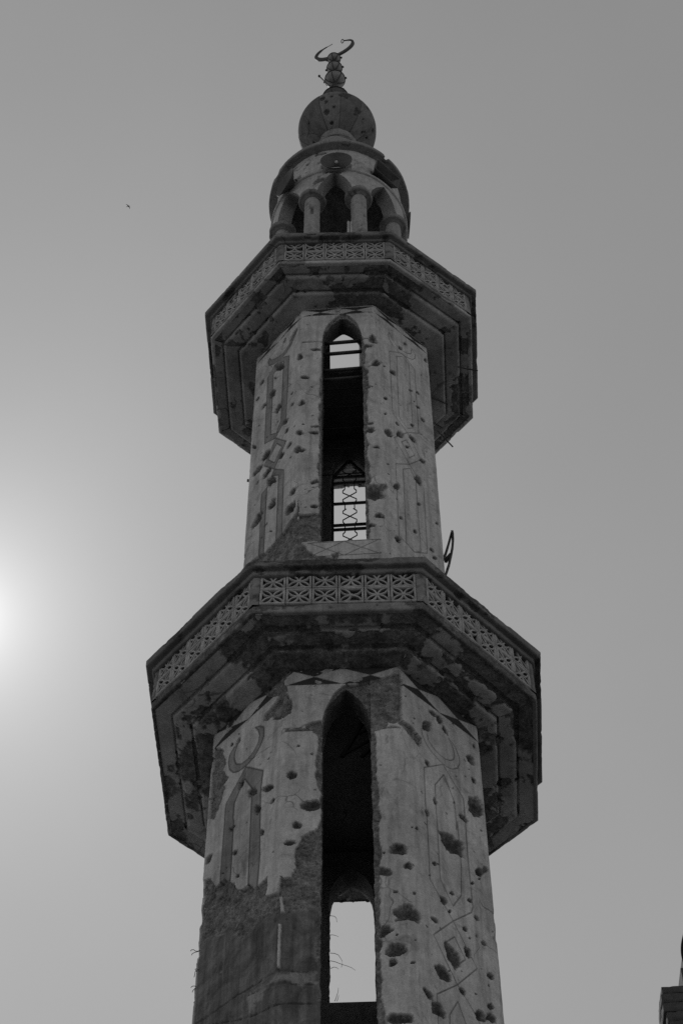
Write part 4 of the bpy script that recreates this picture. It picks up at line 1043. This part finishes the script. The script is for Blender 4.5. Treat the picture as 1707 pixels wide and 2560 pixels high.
# ------------------------------------------------------------------ loudspeakers on the lantern
def speaker(c, az, tilt, R, label, crushed=False, plug=False):
    """horn: c = centre of the mouth, az = direction it faces"""
    root = empty('loudspeaker', c)
    tag(root, label, 'loudspeaker', 'loudspeakers round the lantern')
    fz = np.array((math.cos(az)*math.cos(tilt), math.sin(az)*math.cos(tilt), -math.sin(tilt)))
    X = np.array((-math.sin(az), math.cos(az), 0)); Y = np.cross(fz, X)
    prof = [(.036, -.24), (.044, -.19), (.062, -.13), (.095, -.085), (R*.72, -.045), (R*.93, -.014), (R, 0), (R+.008, .005), (R+.006, -.008), (R*.93, -.024), (R*.72, -.056), (.102, -.096), (.072, -.14), (.054, -.20), (.046, -.26)]
    prof = prof[::-1]
    mb = MB()
    if not crushed:
        mb.lathe(prof, n=56, axis=(X, Y, fz))
    else:                                            # rectangular horn, its mouth bent out of true
        def rect(w, h, d, sk=0): return [np.array(X)*sx*w + np.array(Y)*sy*h + fz*(d+sk*sx) for sx, sy in ((-1, -1), (1, -1), (1, 1), (-1, 1))]
        loops = [rect(.05, .05, -.30), rect(.08, .07, -.22), rect(.17, .11, -.08), rect(.24, .13, .02, .03), rect(.225, .115, .02, .03), rect(.15, .095, -.08), rect(.05, .05, -.2)]
        P = np.stack([np.array(l+[l[0]]) for l in loops], 0)
        mb.grid(P)
        mb.faces(np.array(loops[-1]), [(0, 1, 2, 3)])
    mb.build('horn', M_HORN, root, attr=False, smooth=not crushed)
    if plug:
        mb = MB(); mb.lathe([(.006, -.26), (.006, -.05), (.022, -.045), (.026, -.03), (.018, -.012), (.001, -.006)], n=20, axis=(X, Y, fz)); mb.build('phase_plug', M_PLUG, root, attr=False, smooth=True)
    mb = MB(); mb.lathe([(.001, -.40), (.075, -.395), (.08, -.37), (.08, -.29), (.065, -.27), (.001, -.265)], n=28, axis=(X, Y, fz)); mb.build('driver', M_DRIVER, root, attr=False)
    mb = MB()
    for s in (-1, 1): mb.bar(X*s*.12-fz*.10, X*s*.12-fz*.24-Y*0.0, .02, .03)
    mb.bar(-X*.12-fz*.24, X*.12-fz*.24, .02, .03); mb.bar(-fz*.24, -fz*.24-np.array((0, 0, .16)), .03, .02)
    mb.build('bracket', M_DRIVER, root, attr=False)
    return root
speaker((-.087, -1.10, 29.215), math.radians(-93), math.radians(7), .226, 'round horn loudspeaker facing front above the middle arch, pale dot in its mouth', plug=True)
speaker((-.845, -.80, 29.12), math.radians(-147), math.radians(1), .225, 'round horn loudspeaker turned half away at the left of the lantern')
speaker((.655, -.78, 29.47), math.radians(-40), math.radians(14), .22, 'battered boxy loudspeaker with rectangular horn under the chipped cornice', crushed=True)
speaker((1.0, .03, 29.42), math.radians(4), math.radians(2), .20, 'round horn loudspeaker seen edge-on at the right side of the lantern')

# ------------------------------------------------------------------ the house corner at the edge of the frame
house = tag(empty('house', (3.2, 2.0, 0)), 'dark block-built house whose corner shows at the lower right edge', 'house')
def hbox(name, x0, x1, y0, y1, z0, z1, mat=M_STONE):
    mb = MB(); n = 14
    def side(p, q):
        t = np.linspace(0, 1, n)[:, None]; zz = np.linspace(z0, z1, 40)[None, :]
        P = np.stack([p[0]+(q[0]-p[0])*t+0*zz, p[1]+(q[1]-p[1])*t+0*zz, zz+0*t], -1); mb.grid(P)
    side((x0, y0), (x1, y0)); side((x1, y0), (x1, y1)); side((x1, y1), (x0, y1)); side((x0, y1), (x0, y0))
    mb.faces([(x0, y0, z1), (x1, y0, z1), (x1, y1, z1), (x0, y1, z1)], [(0, 1, 2, 3)])
    return mb.build(name, mat, house, loc=(3.2, 2.0, 0), rel=True)
wall = hbox('wall', 3.25, 10.0, 2.1, 9.0, 0, 15.95)
hbox('stair_tower', 3.40, 5.2, 2.35, 4.4, 15.95, 16.6)
mb = MB(); rng = random.Random(12)
z = 15.62
for i in range(60):                                  # the corner pier, one rough block on another
    h = .118 if i else .095
    w = .012*math.sin(i*.9)
    bulge = (-.006, -.020, -.022, .0, .012)[i] if i < 5 else rng.uniform(-.015, .01)
    x0 = 3.012+bulge; x1 = 3.24
    n = 6
    g = 0.006
    P = []
    zz = np.linspace(z-h+g, z, 5)
    outl = [(x0, 2.02), (x1, 2.0), (x1, 2.35), (x0, 2.35), (x0, 2.02)]
    px = []
    for (a, b) in zip(outl[:-1], outl[1:]):
        for t in np.linspace(0, 1, 7)[:-1]: px.append((a[0]+(b[0]-a[0])*t, a[1]+(b[1]-a[1])*t))
    px.append(px[0])
    px = np.array(px)
    rr = 1-.03*np.array([1, 0, 0, 0, 1])
    c = np.array(((x0+x1)/2, 2.18))
    P = np.concatenate([(c+(px[:, None, :]-c)*rr[None, :, None]), np.broadcast_to(zz[None, :, None], (len(px), 5, 1))], -1)
    nn = fbm(P[..., 0]*22, P[..., 1]*22, P[..., 2]*22, 3, 200+i)-.5
    P[..., 0] += nn*.022; P[..., 1] += nn*.03
    mk = np.zeros(P.shape[:2]+(4,)); mk[..., 0] = 1; mk[:, 0, 1] = .5
    mb.grid(P, mk)
    for e in (0, 4): mb.faces(P[:-1, e], [tuple(range(len(px)-1))], np.tile((1, 0, 0, 0), (len(px)-1, 1)))
    z -= h
    if z < 9: break
mb.build('corner_pier', M_STONE, house, loc=(3.2, 2.0, 0), rel=True)
hbox('pier_base', 3.01, 3.24, 2.03, 2.36, 0, z)
for i in range(3):
    for q in range(4):
        x, zc = 4.4+q*1.5, 3.2+i*4.3
        mb = MB(); mb.box((x, 2.06, zc), (.9, .10, 1.3)); f = mb.build('window', M_RAIL, house, loc=(3.2, 2.0, 0), rel=True)
        mb = MB(); mb.box((x, 2.02, zc), (.74, .05, 1.14)); p = mb.build('pane', M_GLASS, f, attr=False, loc=(3.2, 2.0, 0), rel=True)
mb = MB()
cp = np.array([(.36, .05, 1.10), (.20, -.02, .62), (.085, -.05, .30), (.052, -.05, .12), (.056, -.05, -.02), (.085, -.05, -.22), (.14, -.03, -.50), (.20, 0, -1.2), (.22, .02, -4.0)])
for _ in range(3):                                   # corner cutting
    cp = np.concatenate([cp[:1], np.stack([cp[:-1]*.75+cp[1:]*.25, cp[:-1]*.25+cp[1:]*.75], 1).reshape(-1, 3), cp[-1:]])
mb.tube(cp, .017, 8)
o = mb.build('cable', M_CABLE, None, attr=False); o.location = (3.215, 2.02, 15.9)
tag(o, 'black cable hanging in a slack loop beside the house corner', 'cable')

# ------------------------------------------------------------------ bird
bird = tag(empty('bird', (-16.85, 49.5, 148.35)), 'tiny dark bird gliding in open sky left of the lantern', 'bird')
mb = MB()
ph = np.linspace(0, 1, 12)
mb.lathe(np.stack([.055*np.sin(np.pi*ph)**.8+.001, (ph-.5)*.34], -1), n=12, axis=((0, 0, 1), (0, 1, 0), (1, 0, 0)))
mb.build('body', M_BIRD, bird, attr=False, smooth=True)
for s in (-1, 1):
    mb = MB()
    P = np.array([[(.06, 0, 0), (.05, s*.16, .05), (-.02, s*.36, .02), (-.08, s*.46, -.02)], [(-.07, 0, 0), (-.07, s*.16, .045), (-.09, s*.36, .015), (-.10, s*.46, -.025)]], float)
    mb.grid(P); mb.grid(P-np.array((0, 0, .012)), flip=True)
    mb.build('wing', M_BIRD, bird, attr=False)
mb = MB(); mb.faces([(-.14, -.02, 0), (-.14, .02, 0), (-.26, .06, 0), (-.26, -.06, 0), (-.14, -.02, -.01), (-.14, .02, -.01), (-.26, .06, -.01), (-.26, -.06, -.01)], [(0, 1, 2, 3), (7, 6, 5, 4), (0, 3, 7, 4), (2, 1, 5, 6), (3, 2, 6, 7)]); mb.build('tail', M_BIRD, bird, attr=False)
bird.rotation_euler = (.5, .2, -.35); bird.scale = (.7, .7, .7)

# ------------------------------------------------------------------ ground
mb = MB()
xs = np.concatenate([-np.geomspace(2000, 20, 14), np.linspace(-15, 15, 21), np.geomspace(20, 2000, 14)])
X, Y = np.meshgrid(xs, xs, indexing='ij')
Z = (fbm(X*.2, Y*.2, X*0, 3, 300)-.5)*.12*(np.hypot(X, Y) > 3)-.02
mb.grid(np.stack([X, Y, Z], -1))
tag(mb.build('ground', M_GROUND, None, attr=False), None, None, None, 'structure')
